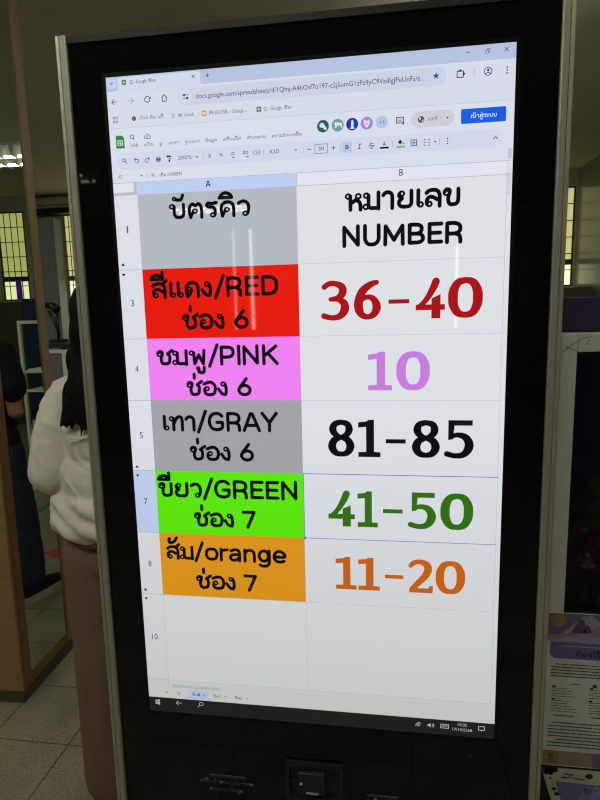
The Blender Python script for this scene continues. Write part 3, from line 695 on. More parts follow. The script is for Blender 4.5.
k.line([(337.6, 111), (340.6, 111)], .9, dk, 3); k.line([(339, 111), (340.6, 105.6)], .9, dk, 3); k.line([(338.8, 105.6), (342.2, 105.6)], .9, dk, 3)
k.line(cat([(357.2, 106.4), (355, 105.2), (353.2, 106.4), (355, 108.4), (357, 110.2), (355, 111.8), (352.8, 110.6)], 4), .8, dk, 3); k.line([(351, 108.6), (359, 108.6)], .7, dk, 3)
k.thai('A', 369.4, 373.6, 109.4, 3.6, dk, 3, .2); k.rect(366, 110.8, 377, 113, ink_black, 3)
k.poly([(388.4, 106.4), (391.4, 103.2), (394.4, 106.4), (391.4, 109.2)], dk, 3); k.disc(395.4, 108.4, .8, dk, 3); k.rect(386.6, 110.8, 397.4, 113.2, lcd((106, 196, 60)), 3)
k.frame(405, 104.8, 412, 111.8, .9, dk, 3); k.line([(408.5, 104.8), (408.5, 111.8)], .8, dk, 3); k.line([(405, 108.3), (412, 108.3)], .8, dk, 3)
for s_ in (-1, 1): k.line([(424.7 + s_ * 1.6, 105), (424.7 + s_ * 3.4, 105), (424.7 + s_ * 3.4, 107)], .7, mid, 3); k.line([(424.7 + s_ * 1.6, 112.4), (424.7 + s_ * 3.4, 112.4), (424.7 + s_ * 3.4, 110.4)], .7, mid, 3); k.line([(424.7 + s_ * 3.4, 108.7), (424.7 + s_ * 1, 108.7)], .7, mid, 3)
for v in (105.6, 108.6, 111.6): k.disc(450.2, v, .8, dk, 3)
k.line([(505.8, 109.8), (508.4, 107.2), (511, 109.8)], .9, dk, 3)
k.font('A7', 8.6, 14, 130.4, 4, mid, 3); k.rect(50.2, 124.6, 50.7, 131.8, gl, 3); k.font('fx', 56.6, 61.6, 130.4, 4.2, mid, 3)
k.thai('เขียว', 68.3, 81, 130.6, 3.0, dk, 3, .16); k.font('/GREEN', 81.6, 99.6, 130.6, 4, mid, 3)
k.build('sheet_toolbar', D)
# column header band, row numbers, grid
HL = lcd((186, 202, 240)); HD = lcd((220, 225, 236))
k = ink(); k.rect(0, 136.4, 30, 149, HD, 2); k.rect(0, 149, 34, 153, lcd((182, 187, 196)), 3); k.rect(30, 136.4, 34.2, 153, lcd((182, 187, 196)), 3)
k.rect(34.2, 137, 257.3, 153, HL, 2); k.rect(257.3, 137, 524, 153, HD, 2)
k.rect(0, 136.2, 527, 136.7, gl, 3); k.rect(257.3, 152.6, 527, 153.1, gl, 3); k.rect(257, 137, 257.5, 153, gl, 3)
k.thai('A', 132.6, 139.4, 147.4, 6.2, ink_black, 4, .2); k.font('B', 390.4, 395.4, 147.2, 7.4, dk, 4)
k.build('column_header', D)
ROWS = [153, 253.6, 350.6, 439.8, 545.6, 642.2, 742.2, 885.7]
RN = ['1', '3', '4', '5', '7', '8', '10']
for i, nme in enumerate(RN):
    k = ink(); a, b_ = ROWS[i], ROWS[i + 1]
    k.rect(0, a, 34.8, b_, lcd((190, 204, 238)) if nme == '7' else (lcd((217, 219, 222)) if nme in ('8', '10') else lcd((216, 220, 229))), 2); k.rect(0, b_ - .3, 35, b_ + .3, gl, 3)
    w = 3.2 if len(nme) == 1 else 6.6; v = (199.5, 300.6, 395.1, 492.8, 594.3, 693.2, 814.0)[i]; c = ink_black if nme == '7' else mid
    w = {'1': 2.0, '10': 9.5}.get(nme, 5.0)
    k.font(nme, 16.6 - w / 2, 16.6 + w / 2, v + 3.8, 8.6, c, 4)
    for up, vv in {'1': [(1, 246)], '3': [(-1, 260.4)], '5': [(1, 539.7)], '7': [(-1, 553.6)], '8': [(1, 735.2)], '10': [(-1, 750.1)]}.get(nme, []):
        p = [(3.8, vv + 1.8 * up), (9.4, vv + 1.8 * up), (6.6, vv - 2.2 * up)]; k.poly(p if up > 0 else p[::-1], ink_black, 4)
    k.build('row_number', D)
k = ink()
for v in ROWS[1:]: k.rect(256.5, v - .3, 524, v + .3, LG, 3)
k.rect(523.4, 137, 524, 886, LG, 3); k.rect(34.4, 742, 35, 886, LG, 3); k.rect(256.2, 742, 256.7, 886, LG, 3)
SEL = lcd((60, 100, 200)); k.rect(256, 545.2, 524, 546.2, SEL, 4); k.rect(256, 641.8, 524, 642.6, SEL, 4); k.rect(256, 545.2, 257.2, 642.4, SEL, 4); k.disc(256.6, 642.2, 2.4, SEL, 5)
k.build('cell_grid', D)
CELLS = [((176, 182, 190), 'grey cell reading queue card in Thai'), ((226, 24, 10), 'red cell'), ((236, 128, 238), 'pink cell'), ((160, 161, 166), 'grey cell'), ((92, 232, 10), 'bright green cell'), ((224, 150, 28), 'orange cell')]
WORDS = [
 [('บัตรคิว', 77, 194, 187.4, 20.5)],
 [('สีแดง/RED', 43.8, 228.5, 293.6, 21.4), ('ช่อง 6', 87.7, 186, 338, 21)],
 [('ชมพู/PINK', 46, 226.5, 388.6, 21.4), ('ช่อง 6', 88.5, 186.4, 433, 21)],
 [('เทา/GRAY', 50.6, 223, 484.2, 22), ('ช่อง 6', 88.4, 186.4, 528.4, 21.4)],
 [('ขียว/GREEN', 35.9, 248, 585, 22), ('ช่อง 7', 89.4, 185.6, 629.6, 21.6)],
 [('ส้ม/orange', 43.8, 228.6, 682.8, 21), ('ช่อง 7', 87.1, 184.2, 728.8, 21.4)]]
for i, (c, lab) in enumerate(CELLS):
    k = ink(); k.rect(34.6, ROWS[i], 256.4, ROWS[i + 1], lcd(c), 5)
    for (s_, a, b_, base, un) in WORDS[i]: k.thai(s_, a, b_, base, un, ink_black, 7, .228)
    q = k.build('queue_colour_cell', D); q['label'] = lab
k = ink(); k.thai('หมายเลข', 318.5, 467.5, 187.6, 22.6, ink_black, 6, .226); k.thai('NUMBER', 315.7, 471.4, 233.4, 21.4, ink_black, 6, .245)
k.build('number_heading', D)
NR, NP, NB, NG, NO = lcd((164, 22, 24)), lcd((196, 122, 214)), lcd((14, 16, 18)), lcd((50, 112, 18)), lcd((200, 100, 24))
for m, base, h, parts, dash, lab in (
    (NR, 329.8, 52.5, (('3', 286.8, 324), ('6', 331, 367.2), ('4', 412.4, 450.2), ('0', 454, 498)), (376.9, 404, 303.8, 309.4), 'dark red number 36-40'),
    (NP, 425.8, 52.8, (('1', 349.4, 381.7), ('0', 387.4, 431.8)), None, 'pink number 10'),
    (NB, 519.8, 53, (('8', 292.5, 330.4), ('1', 335.3, 366), ('8', 408.2, 446.9), ('5', 453, 491.2)), (373.2, 400.4, 494, 500), 'black number 81-85'),
    (NG, 622.6, 53, (('4', 291.9, 329.6), ('1', 333.6, 362), ('5', 405, 442.6), ('0', 448.4, 492.5)), (369.3, 396.6, 595, 601), 'green number 41-50'),
    (NO, 718.6, 50, (('1', 301.2, 331.3), ('1', 333.8, 364.7), ('2', 405.5, 440), ('0', 443.4, 483.6)), (372.2, 398, 693.3, 699), 'orange number 11-20')):
    k = ink()
    for ch, a, b_ in parts: k.num(ch, a, b_, base, h, m, 6)
    if dash: k.rect(dash[0], dash[2], dash[1], dash[3], m, 6)
    q = k.build('queue_number', D); q['label'] = lab
# sheet tabs, scroll bars
k = ink(); LT = lcd((214, 216, 215)); k.rect(0, 885.7, 530, 917.6, LT, 2); k.rect(0, 885.5, 530, 886, LG, 3); k.rect(0, 893, 530, 893.4, LG, 3)
k.rrect(39, 894.2, 118, 898.4, 1.4, lcd((192, 195, 202)), 3); k.rect(34.4, 886, 35, 900, LG, 3)
k.rrect(523.8, 121.5, 528.4, 134, 1.5, lcd((190, 196, 210)), 3); k.rrect(524, 150, 528, 178, 1.5, lcd((200, 206, 220)), 3)
for u in (13, 17.6, 505, 515): k.disc(u, 889.6, .7, gl, 4)
k.line([(28.4, 908), (31.8, 908)], .7, dk, 4); k.line([(30.1, 906.3), (30.1, 909.7)], .7, dk, 4)
for v in (906, 908, 910): k.line([(47.4, v), (52.6, v)], .6, mid, 4)
k.rect(65.8, 900.4, 99.8, 917.4, lcd((192, 206, 240)), 4)
for s_, d_, a, b_, c in (('ชีต', '1', 72, 84.4, BL), ('ชีต', '7', 106.2, 118.5, mid), ('ชีต', '5', 141, 153.2, mid)):
    k.thai(s_, a, b_ - 3, 910.4, 3.4, c, 5, .17); k.font(d_, b_ - 2.4, b_, 910.4, 4.4, c, 5)
for u in (92, 126.2, 160.5): k.poly([(u - 1.5, 907.2), (u + 1.5, 907.2), (u, 909.2)][::-1], dk, 5)
k.build('sheet_tab_bar', D)
k = ink(); TK = lcd((30, 31, 29)); TW = lcd((196, 198, 192)); k.rect(0, 917.6, 530, 942, TK, 3)
k.poly([(10.4, 925.6), (13.4, 925.6), (13.4, 922.2), (10.4, 922.7)], TW, 4); k.poly([(14, 925.6), (17.8, 925.6), (17.8, 921.5), (14, 922.1)], TW, 4)
k.poly([(10.4, 929.5), (13.4, 930), (13.4, 926.3), (10.4, 926.3)], TW, 4); k.poly([(14, 930.1), (17.8, 930.7), (17.8, 926.3), (14, 926.3)], TW, 4)
k.line([(44.8, 925.2), (53.4, 925.2)], .9, TW, 4); k.line([(48.4, 921.8), (44.8, 925.2), (48.4, 928.6)], .9, TW, 4)
k.ring(86, 923.8, 3, .9, TW, 4); k.line([(83.8, 926), (80.4, 929.4)], 1, TW, 4)
for r in (2, 4.2, 6.4): k.line([(423.6 + r * math.cos(a), 931 + r * math.sin(a)) for a in [math.radians(180 + 15 * i) for i in range(7)]], .9, TW, 4)
k.poly([(434.6, 929.4), (436.6, 929.4), (439, 931.6), (439, 924.4), (436.6, 926.6), (434.6, 926.6)], TW, 4)
for r in (2.4, 4.4): k.line([(439.4 + r * math.cos(a), 928 + r * math.sin(a)) for a in [math.radians(-45 + 15 * i) for i in range(7)]], .8, TW, 4)
k.frame(453.6, 924.6, 465, 930.8, .9, TW, 4)
for v in (926.6, 928.6): k.line([(455.4, v), (463.2, v)], .6, TW, 4)
k.font('10:35', 478.4, 491.2, 925.4, 4.2, TW, 4); k.font('17/10/2568', 470.6, 498.7, 933.4, 4.0, TW, 4)
k.frame(507.6, 923.4, 516, 929.4, 1.0, TW, 4); k.poly([(510.4, 929.4), (513.4, 929.4), (511.9, 931.4)][::-1], TW, 4)
k.build('taskbar', D)

# --- lower panel fittings
bm = bmesh.new(); box(bm, -.171, -.112, -.0025, 0, .7215, .7245); obj('card_slot', bm, mat('slot_grey', (52, 52, 48), .5), K)
bm = bmesh.new(); box(bm, .080, .126, -.0025, 0, .7135, .7160); obj('card_slot', bm, MATS['slot_grey'], K)
# fingerprint reader set in a shallow recess
bm = bmesh.new()
DARKPL = mat('dark_plastic', (22, 22, 21), 0.45)
for x0, x1, z0, z1 in ((-.046, .043, .755, .763), (-.046, .043, .698, .706), (-.046, -.041, .706, .755), (.038, .043, .706, .755)): box(bm, x0, x1, -.006, 0, z0, z1, mi=0)
box(bm, -.041, .038, -.0012, 0, .706, .731)
rd = obj('scanner_recess', bm, DARKPL, K)
bm = bmesh.new(); box(bm, -.026, .016, -.014, -.0013, .715, .752, bev=.003); obj('scanner_body', bm, BLACKMET, rd)
bm = bmesh.new(); box(bm, -.013, .006, -.0158, -.0141, .7185, .7215); obj('scanner_light_bar', bm, mat('scanner_bar', (130, 130, 125), .3), rd)
bm = bmesh.new(); ellipsoid(bm, (-.021, -.0142, .7345), (.0016, .0012, .0022)); obj('indicator_lamp', bm, mat('indicator', (190, 180, 150), .3, emit=(190, 180, 150), strength=.25), rd)
bm = bmesh.new(); ellipsoid(bm, (.2318, -.0004, .797), (.0022, .0012, .0022)); obj('pinhole', bm, MATS['slot_grey'], K)
k = Ink((-.187, 0, .7145), base=.0004); k.thai('เครื่องอ่านบัตรประชาชน', 0, 86, 6.4, 5.2, GREYPRINT, 1, .16); k.thai('และกรอกข้อมูล', 15, 71, 19.6, 5.2, GREYPRINT, 1, .16)
k.build('printed_caption', K)
k = Ink((.081, 0, .707), base=.0004); k.thai('เครื่องพิมพ์', 0, 46, 6.4, 5.2, GREYPRINT, 1, .16); k.build('printed_caption', K)

# ================================================================== NOTICE CABINET ON THE RIGHT
t = thing('display_cabinet', 'white-framed glass cabinet with dark purple inside, right of the kiosk', 'display cabinet', (.68, .36, 0))
cx0, cx1, cyf, cyb = .4025, .96, .25, .52
for a, b_ in ((cx0, cx0 + .027), (cx1 - .027, cx1)): obj('frame_post', B(a, b_, cyf, cyf + .027, .585, 1.405, bev=.002), WHITEMET, t)
obj('frame_rail', B(cx0 + .027, cx1 - .027, cyf, cyf + .027, 1.374, 1.405, bev=.002), WHITEMET, t)
obj('frame_rail', B(cx0 + .027, cx1 - .027, cyf + .002, cyf + .027, .845, .895), mat('brown_trim', (62, 54, 34), .5), t)
obj('back_panel', B(cx0 + .01, cx1 - .01, cyb - .015, cyb, .585, 1.39), DARKPURPLE, t)
for a in (cx0, cx1 - .008): obj('side_panel', B(a, a + .008, cyf + .027, cyb - .015, .585, 1.39), DARKPURPLE, t)
obj('top_panel', B(cx0, cx1, cyf + .027, cyb, 1.39, 1.405), WHITEMET, t)
obj('inner_shelf', B(cx0 + .008, cx1 - .008, cyf + .03, cyb - .015, .835, .85), mat('shelf_black', (14, 13, 16), .6), t)
obj('lower_panel', B(cx0 + .027, cx1 - .027, cyf + .002, cyf + .02, .585, .845), WHITEMET, t)
obj('base_box', B(cx0, cx1, cyf, cyb, 0, .5845), mat('panel_black', (10, 10, 10), .5), t)
gm = bpy.data.materials.new('clear_pane'); gm.use_nodes = True
nt_ = gm.node_tree; nt_.nodes.remove(nt_.nodes['Principled BSDF'])
tr_ = nt_.nodes.new('ShaderNodeBsdfTransparent'); tr_.inputs[0].default_value = (.94, .96, .94, 1)
gs_ = nt_.nodes.new('ShaderNodeBsdfGlossy'); gs_.inputs['Roughness'].default_value = 0.02
fr_ = nt_.nodes.new('ShaderNodeFresnel'); fr_.inputs[0].default_value = 1.3
mx_ = nt_.nodes.new('ShaderNodeMixShader'); nt_.links.new(fr_.outputs[0], mx_.inputs[0]); nt_.links.new(tr_.outputs[0], mx_.inputs[1]); nt_.links.new(gs_.outputs[0], mx_.inputs[2])
nt_.links.new(mx_.outputs[0], nt_.nodes['Material Output'].inputs[0])
obj('glass_pane', B(cx0 + .027, cx1 - .027, cyf + .012, cyf + .015, .895, 1.374), gm, t)
scr = bmesh.new()
for pts in ([(.405, 1.375), (.424, 1.392), (.440, 1.4), (.452, 1.402)], [(.411, 1.385), (.44, 1.372)], [(.444, 1.388), (.4475, 1.398)]):
    for p, q in zip(pts, pts[1:]): tube(scr, [(p[0], cyf - .0004, p[1] - .002), (q[0], cyf - .0004, q[1] - .002)], .0005, 5)
obj('scratch', scr, mat('scratch_dark', (110, 108, 92), .8), t)
tag(obj('purple_board', B(cx0 - .003, 1.0, .30, .315, 1.4055, 1.4665, bev=.002), PURPLE), 'dark purple board lying along the top of the white-framed cabinet', 'board')
# wrapped bouquet and other things inside the cabinet
bq = thing('wrapped_bouquet', 'wrapped bouquet of dark red and brown flowers behind the cabinet glass', 'bouquet', (.535, .38, .85))
WRAP = mat('wrap_plastic', (52, 50, 46), .3, noise_amt=.3, noise_scale=30)
bm = bmesh.new()
rows = []
for i, (z, r) in enumerate(((.851, .03), (.90, .034), (.95, .05), (1.0, .062), (1.06, .07), (1.10, .066))):
    rows.append([bm.verts.new((.535 + r * (1 + .12 * math.sin(5 * a + i)) * math.cos(a), .385 + .75 * r * math.sin(a), z + .012 * math.sin(7 * a + i))) for a in [2 * PI * j / 28 for j in range(28)]])
for r0, r1 in zip(rows, rows[1:]):
    for j in range(28): bm.faces.new((r0[j], r0[(j+1) % 28], r1[(j+1) % 28], r1[j]))
bm.faces.new(rows[0][::-1]); obj('wrapping', bm, WRAP, bq, smooth=True)
FL = [mat('flower_maroon', (92, 22, 40), .8), mat('flower_olive', (84, 76, 44), .8), mat('flower_grey', (86, 80, 74), .8), mat('leaf_dark', (36, 40, 26), .8)]
def petals(bm, c, r, n=7):
    c = Vector(c)
    for j in range(n):
        a = 2 * PI * j / n + random.random() * .5; el = random.uniform(-.2, .9)
        d = Vector((math.cos(a) * math.cos(el), math.sin(a) * math.cos(el) - .3, math.sin(el)))
        ellipsoid(bm, c + d * r * .55, (r * .5, r * .16, r * .5), d.to_track_quat('Y', 'Z').to_matrix(), 8, 5)
for c, r, f in (((.482, .34, 1.03), .02, 2), ((.496, .335, 1.075), .018, 2), ((.502, .335, 1.04), .022, 1), ((.497, .332, 1.0), .026, 0), ((.515, .33, .985), .024, 0), ((.488, .335, .968), .022, 2), ((.52, .335, 1.02), .024, 3),
                ((.535, .34, 1.06), .026, 0), ((.515, .345, 1.10), .024, 1), ((.55, .335, 1.0), .026, 1), ((.57, .34, 1.05), .026, 0), ((.505, .338, 1.12), .02, 2), ((.545, .345, 1.11), .026, 3)):
    bm = bmesh.new(); petals(bm, c, r); obj('flower', bm, FL[f], bq)
bm = bmesh.new()
box(bm, .479, .502, .318, .324, .957, .964); box(bm, .484, .492, .319, .323, .964, .985); ellipsoid(bm, (.487, .321, .99), (.006, .004, .008)); ellipsoid(bm, (.4835, .321, 1.0), (.0035, .003, .009))
tag(obj('silver_figurine', bm, mat('pewter', (130, 130, 122), .5, metal=.3)), 'small pale figurine on a base in front of the bouquet behind glass', 'figurine')
bm = bmesh.new(); pts = [(.536 + .066 * math.cos(a), .385 + .056 * math.sin(a), .945 - .006 * math.cos(a) + .006 * math.sin(a)) for a in [2 * PI * j / 28 for j in range(29)]]
tube(bm, pts, .0035, 8, caps=False)
tag(obj('red_band', bm, mat('red_gloss', (150, 36, 34), .25)), 'glossy red ring wrapped round the foot of the bouquet', 'ring')
bm = bmesh.new(); pts = [(.540 + .026 * math.cos(a), .315, .888 + .026 * math.sin(a)) for a in [2 * PI * j / 28 for j in range(29)]]
tube(bm, pts, .007, 8, caps=False)
tag(obj('orange_hoop', bm, mat('orange_plastic', (156, 58, 34), .4)), 'orange-red plastic hoop leaning inside the cabinet near its floor', 'hoop')

# poster taped on the cabinet
PAPER = mat('poster_paper', (222, 224, 214), .7); PTXT = mat('poster_text', (74, 74, 72), .8); PV = mat('poster_violet', (120, 98, 150), .7); PB = mat('poster_blue', (98, 96, 140), .7)
PPK = mat('poster_pink', (156, 126, 144), .7); PLP = mat('poster_pale', (160, 148, 168), .7); PGOLD = mat('poster_gold', (150, 132, 60), .6); PSTRIP = mat('poster_strip', (150, 138, 120), .7)
PBLK = mat('poster_black', (22, 22, 26), .8); PDV = mat('poster_dark_violet', (100, 70, 120), .7); PWHT = mat('poster_white', (206, 204, 214), .7); PRED = mat('poster_red', (150, 60, 60), .8)
bm = B(.4030, .6130,   .2492, .2499, .585, .8985)
po = tag(obj('poster', bm, PAPER), 'white printed notice with violet picture header taped on the cabinet front', 'poster')
k = Ink((.4030, .2492, .8985), base=.0003)
k.rect(1, 1, 210, 56, PB, 1)
k.poly([(1, 56), (1, 44), (60, 36), (210, 30), (210, 56)], PPK, 2); k.poly([(22, 41), (60, 6), (74, 2), (110, 34), (60, 38)], PLP, 2); k.poly([(62, 42), (98, 14), (150, 2), (210, 20), (210, 40)], PPK, 3); k.poly([(40, 38), (54, 10), (62, 12), (66, 36)], PDV, 4); k.poly([(60, 37), (66, 20), (72, 24), (76, 36)], PDV, 4)
k.poly([(1, 56), (30, 46), (110, 44), (210, 52), (210, 56)], PLP, 3)
k.disc(18, 14, 13.5, PGOLD, 4, 28); k.ring(18, 14, 10, 1, PV, 5); k.ring(18, 14, 5, 1, PSTRIP, 5)
k.poly([(6, 57), (6, 84), (13, 90), (200, 90), (204, 84), (204, 57)], PV, 4)
for i in range(26): k.line([(22 + i * 6, 65), (25.6 + i * 6, 65)], 1.6, PWHT, 5)
k.thai('ต้องใช้ใบ', 50, 112, 84, 8.2, PBLK, 5, .2)
def textline(v, a, b_, w=1.5, m=PTXT):
    u = a
    while u < b_:
        L_ = random.uniform(4, 16); k.line([(u, v), (min(u + L_, b_), v + random.uniform(-.15, .15))], w, m, 2)
        u += L_ + random.uniform(1.2, 3)
for v, a in ((102, 17), (108, 9), (114, 9), (120, 9), (126, 9)): textline(v, a, 196, 2.0)
for cx_ in (12, 78, 142):
    k.rect(cx_, 146, cx_ + 6, 149, PBLK, 2)
    for j in range(9): textline(151 + j * 5.4 + (4 if j > 3 else 0), cx_, cx_ + random.uniform(30, 52), 1.2)
    k.rect(cx_, 172, cx_ + 6, 175, PBLK, 2); textline(207, cx_ + 6, cx_ + 40, 2.2)
k.line([(46, 141), (60, 141)], 1.4, PTXT, 2); k.rect(83, 139, 90, 146, mat('poster_blue_dark', (60, 64, 100), .7), 2)
for v, a in ((222, 15), (229, 8), (236, 8), (243, 8), (250, 8), (257, 24), (264, 8), (271, 8)): textline(v, a, 196, 2.1)
k.rect(1, 281, 210, 311, PSTRIP, 2); k.rect(1, 281, 30, 311, PGOLD, 3); k.rect(90, 281, 210, 311, PV, 3)
k.disc(15, 291, 4.5, PDV, 4); k.disc(15, 301, 5.5, PB, 4)
for v in (287, 293, 299, 305): k.line([(23, v), (27, v)], 1.4, PDV, 4)
k.frame(78, 290, 110, 312, .8, PLP, 4)
k.build('poster_print', po)
po2 = thing('leaflet', 'tilted white leaflet with violet-blue panel below the printed notice', 'leaflet', (.5, .246, .5))
bm = bmesh.new()
vs = [bm.verts.new(p) for p in ((.404, .2498, .574), (.455, .2498, .40), (.66, .2498, .40), (.66, .2498, .58), (.43, .2498, .58))]
bm.faces.new(vs)
for f in bmesh.ops.extrude_face_region(bm, geom=bm.faces[:])['geom']:
    if isinstance(f, bmesh.types.BMVert): f.co.y -= .0006
bmesh.ops.recalc_face_normals(bm, faces=bm.faces); obj('leaflet_sheet', bm, mat('leaflet_paper', (196, 196, 176), .7), po2)
k = Ink((.4030, .2492, .585), base=.0003)
k.poly([(26, 33), (52, 120), (250, 120), (250, 38), (200, 38)], mat('leaflet_violet', (112, 110, 160), .7), 1)
k.poly([(62, 80), (78, 46), (250, 48), (250, 120), (74, 120)], mat('leaflet_violet_light', (136, 134, 178), .7), 2)
for a, b_, v in ((38, 56, 22), (60, 78, 24)):
    k.line([(a, v), (b_, v + 1)], 2.4, PRED if a < 50 else PBLK, 3)
k.line([(42, 16), (56, 17)], 3.2, PRED, 3); k.line([(36, 24), (46, 25)], 2.4, PRED, 3)
k.thai('คู่มือ', 78, 122, 52, 9, PWHT, 4, .18)
def blot(u, v, r):
    n = 22; k.poly([(u + r * (.75 + .45 * random.random()) * math.cos(2*PI*j/n), v - r * .8 * (.7 + .5 * random.random()) * math.sin(2*PI*j/n)) for j in range(n)], PBLK, 4)
blot(13, 13, 10); blot(22, 8, 9); blot(86, 17, 7); blot(17, 27, 2.4); blot(24, 50, 4); blot(30, 60, 5); blot(21, 40, 1.6)
k.build('leaflet_print', po2)
po2.children[1]['label'] = 'violet panel, pale script and torn black patches'

# ================================================================== OFFICE THINGS SEEN BETWEEN COLUMN AND KIOSK
GREYP = mat('grey_partition_fabric', (104, 102, 104), .85, noise_amt=.08, noise_scale=40)
t = thing('office_partition', 'grey office partition panel with pale top edge behind the woman', 'partition', (-1.9, 3.2, 0))
obj('panel', B(-2.7, -1.2, 3.18, 3.22, .05, 1.17), GREYP, t)
obj('top_trim', B(-2.7, -1.2, 3.17, 3.23, 1.17, 1.195), WHITEMET, t)
obj('post', B(-2.25, -2.205, 3.155, 3.18, 0, 1.195), WHITEMET, t)
for x in (-2.65, -1.25): obj('foot', B(x - .02, x + .02, 3.05, 3.35, 0, .05), WHITEMET, t)
t = thing('office_desk', 'dark-topped desk standing behind the grey partition', 'desk', (-2.0, 3.6, 0))
obj('desktop', B(-2.75, -1.3, 3.3, 4.0, 1.2, 1.235, bev=.004), mat('desk_dark', (34, 30, 26), .5), t)
for x in (-2.72, -1.36):
    for y in (3.33, 3.93): obj('leg', B(x, x + .04, y, y + .04, 0, 1.2), BLACKMET, t)
t = thing('desk_lamp', 'black swing-arm desk lamp standing on the dark desk', 'lamp', (-2.35, 3.55, 1.2355))
bm = bmesh.new(); prism(bm, [(-2.5 + .07 * math.cos(2*PI*j/20), 3.55 + .07 * math.sin(2*PI*j/20)) for j in range(20)], 1.2355, 1.255); obj('lamp_base', bm, BLACKMET, t)
bm = bmesh.new(); tube(bm, [(-2.5, 3.55, 1.255), (-2.495, 3.55, 1.475)], .012); tube(bm, [(-2.49, 3.55, 1.29), (-2.53, 3.55, 1.41), (-2.565, 3.55, 1.48)], .012); obj('lamp_arm', bm, BLACKMET, t)
bm = bmesh.new(); tube(bm, [(-2.59, 3.55, 1.53), (-2.53, 3.55, 1.52), (-2.49, 3.55, 1.485)], [.022, .032, .036], 14); obj('lamp_shade', bm, BLACKMET, t, )
t = thing('computer_monitor', 'dark computer monitor on the desk beside the black lamp', 'monitor', (-2.1, 3.6, 1.2355))
obj('stand_base', B(-2.2, -2.0, 3.6, 3.75, 1.2355, 1.245), BLACKMET, t); obj('stand_neck', B(-2.12, -2.08, 3.69, 3.71, 1.245, 1.32), BLACKMET, t)
obj('monitor_case', B(-2.28, -1.85, 3.64, 3.69, 1.27, 1.36, bev=.006), BLACKMET, t)
t = thing('waste_bin', 'small grey floor bin beside the column, behind the woman', 'bin', (-1.72, 2.35, 0))
bm = bmesh.new(); rows = []
for z, r in ((0.001, .075), (.22, .1), (.22, .092), (.012, .068)):
    rows.append([bm.verts.new((-1.72 + r * math.cos(2*PI*j/24), 2.35 + r * math.sin(2*PI*j/24), z)) for j in range(24)])
for r0, r1 in zip(rows, rows[1:]):
    for j in range(24): bm.faces.new((r0[j], r0[(j+1) % 24], r1[(j+1) % 24], r1[j]))
bm.faces.new(rows[0][::-1]); bm.faces.new(rows[-1]); bmesh.ops.recalc_face_normals(bm, faces=bm.faces)
obj('bin_bucket', bm, mat('bin_grey', (110, 108, 98), .6), t); bm = bmesh.new(); tube(bm, [(-1.72 + .098 * math.cos(2*PI*j/24), 2.35 + .098 * math.sin(2*PI*j/24), .221) for j in range(25)], .006, 6, caps=False); obj('bin_rim', bm, WHITEMET, t)

# ================================================================== THINGS SEEN ONLY IN THE MIRROR (they stand behind the kiosk)
t = thing('shelf_rack', 'white metal shelf rack seen in the mirror, standing behind the kiosk', 'rack', (-.1, 3.6, 0))
for x in (-.48, .262):
    for y in (3.49, 3.86): obj('post', B(x, x + .024, y, y + .024, 0, 1.41), WHITEMET, t)
for y in (3.49, 3.86): obj('rail', B(-.456, .262, y, y + .024, 1.386, 1.41), WHITEMET, t)
for z in (.835, .99): obj('shelf', B(-.456, .262, 3.50, 3.88, z, z + .018), WHITEMET, t)
for (x, y, w, h, lab) in ((.04, 3.52, .21, .012, 'thin stack of white papers on the upper shelf of the white rack, right end'), (-.25, 3.52, .21, .03, 'thicker stack of white papers on the upper shelf of the white rack')):
    bm = B(x, x + w, y, y + .29, 1.0085, 1.0085 + h); in_mirror(tag(obj('paper_stack', bm, PAPER), lab, 'papers', 'paper stacks on the rack'))
in_mirror(t)
obj_ = thing('partition_screen', 'blue-grey low partition seen in the mirror below the white rack', 'partition', (0, 4.1, 0))
obj('panel', B(-.7, .42, 4.08, 4.12, .05, .80), mat('blue_grey_fabric', (92, 94, 112), .9), obj_)
for x in (-.65, .36): obj('foot', B(x, x + .04, 3.95, 4.25, 0, .05), WHITEMET, obj_)
in_mirror(obj_)
t = thing('wooden_cupboard', 'dark brown wooden cupboard below the far window, seen in the mirror', 'cupboard', (2.0, 6.7, 0))
obj('cupboard_body', B(1.70, 2.44, 6.42, 6.9, .05, 1.62, bev=.005), PLINTH, t)
for k_ in (0, 1):
    x0 = 1.70 + k_ * .37; d = obj('door', B(x0 + .004, x0 + .366, 6.402, 6.42, .08, 1.6), PLINTH, t)
    bm = bmesh.new(); ellipsoid(bm, (x0 + (.33 if k_ == 0 else .04), 6.39, .9), (.014, .014, .014)); obj('knob', bm, ALU, d)
obj('plinth', B(1.72, 2.42, 6.44, 6.88, 0, .05), PLINTH, t)
t = thing('blue_screen', 'bright blue standing screen beside the wooden cupboard, seen in the mirror', 'screen', (1.4, 6.5, 0))
obj('panel', B(1.19, 1.69, 6.40, 6.42, .08, 1.66), mat('blue_fabric', (22, 48, 80), .8), t)
for x in (1.23, 1.62): obj('foot', B(x, x + .03, 6.3, 6.52, 0, .08), WHITEMET, t)
bm = bmesh.new()
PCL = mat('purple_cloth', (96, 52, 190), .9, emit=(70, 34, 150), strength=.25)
rows = [[bm.verts.new((2.17 + .085 * i / 12 + (.006 if z > 1.9 else 0), YB - .03 + .008 * math.sin(i * 1.6), z)) for i in range(13)] for z in (1.67, 1.8, 1.95)]
for r0, r1 in zip(rows, rows[1:]):
    for i in range(12): bm.faces.new((r0[i], r0[i+1], r1[i+1], r1[i]))
tag(obj('hanging_cloth', bm, PCL, smooth=True), 'purple cloth strip hanging in the far right window, seen in the mirror', 'cloth')
bm = bmesh.new()
d = Vector((.12, 1, 0)).normalized(); p0 = Vector((-.075, 2.86, .0)); s_ = Vector((d.y, -d.x, 0)) * .025
for z in (.0006,):
    vs = [bm.verts.new(p0 + q + Vector((0, 0, z))) for q in (s_, s_ + d * .9, -s_ + d * .9, -s_)]; bm.faces.new(vs)
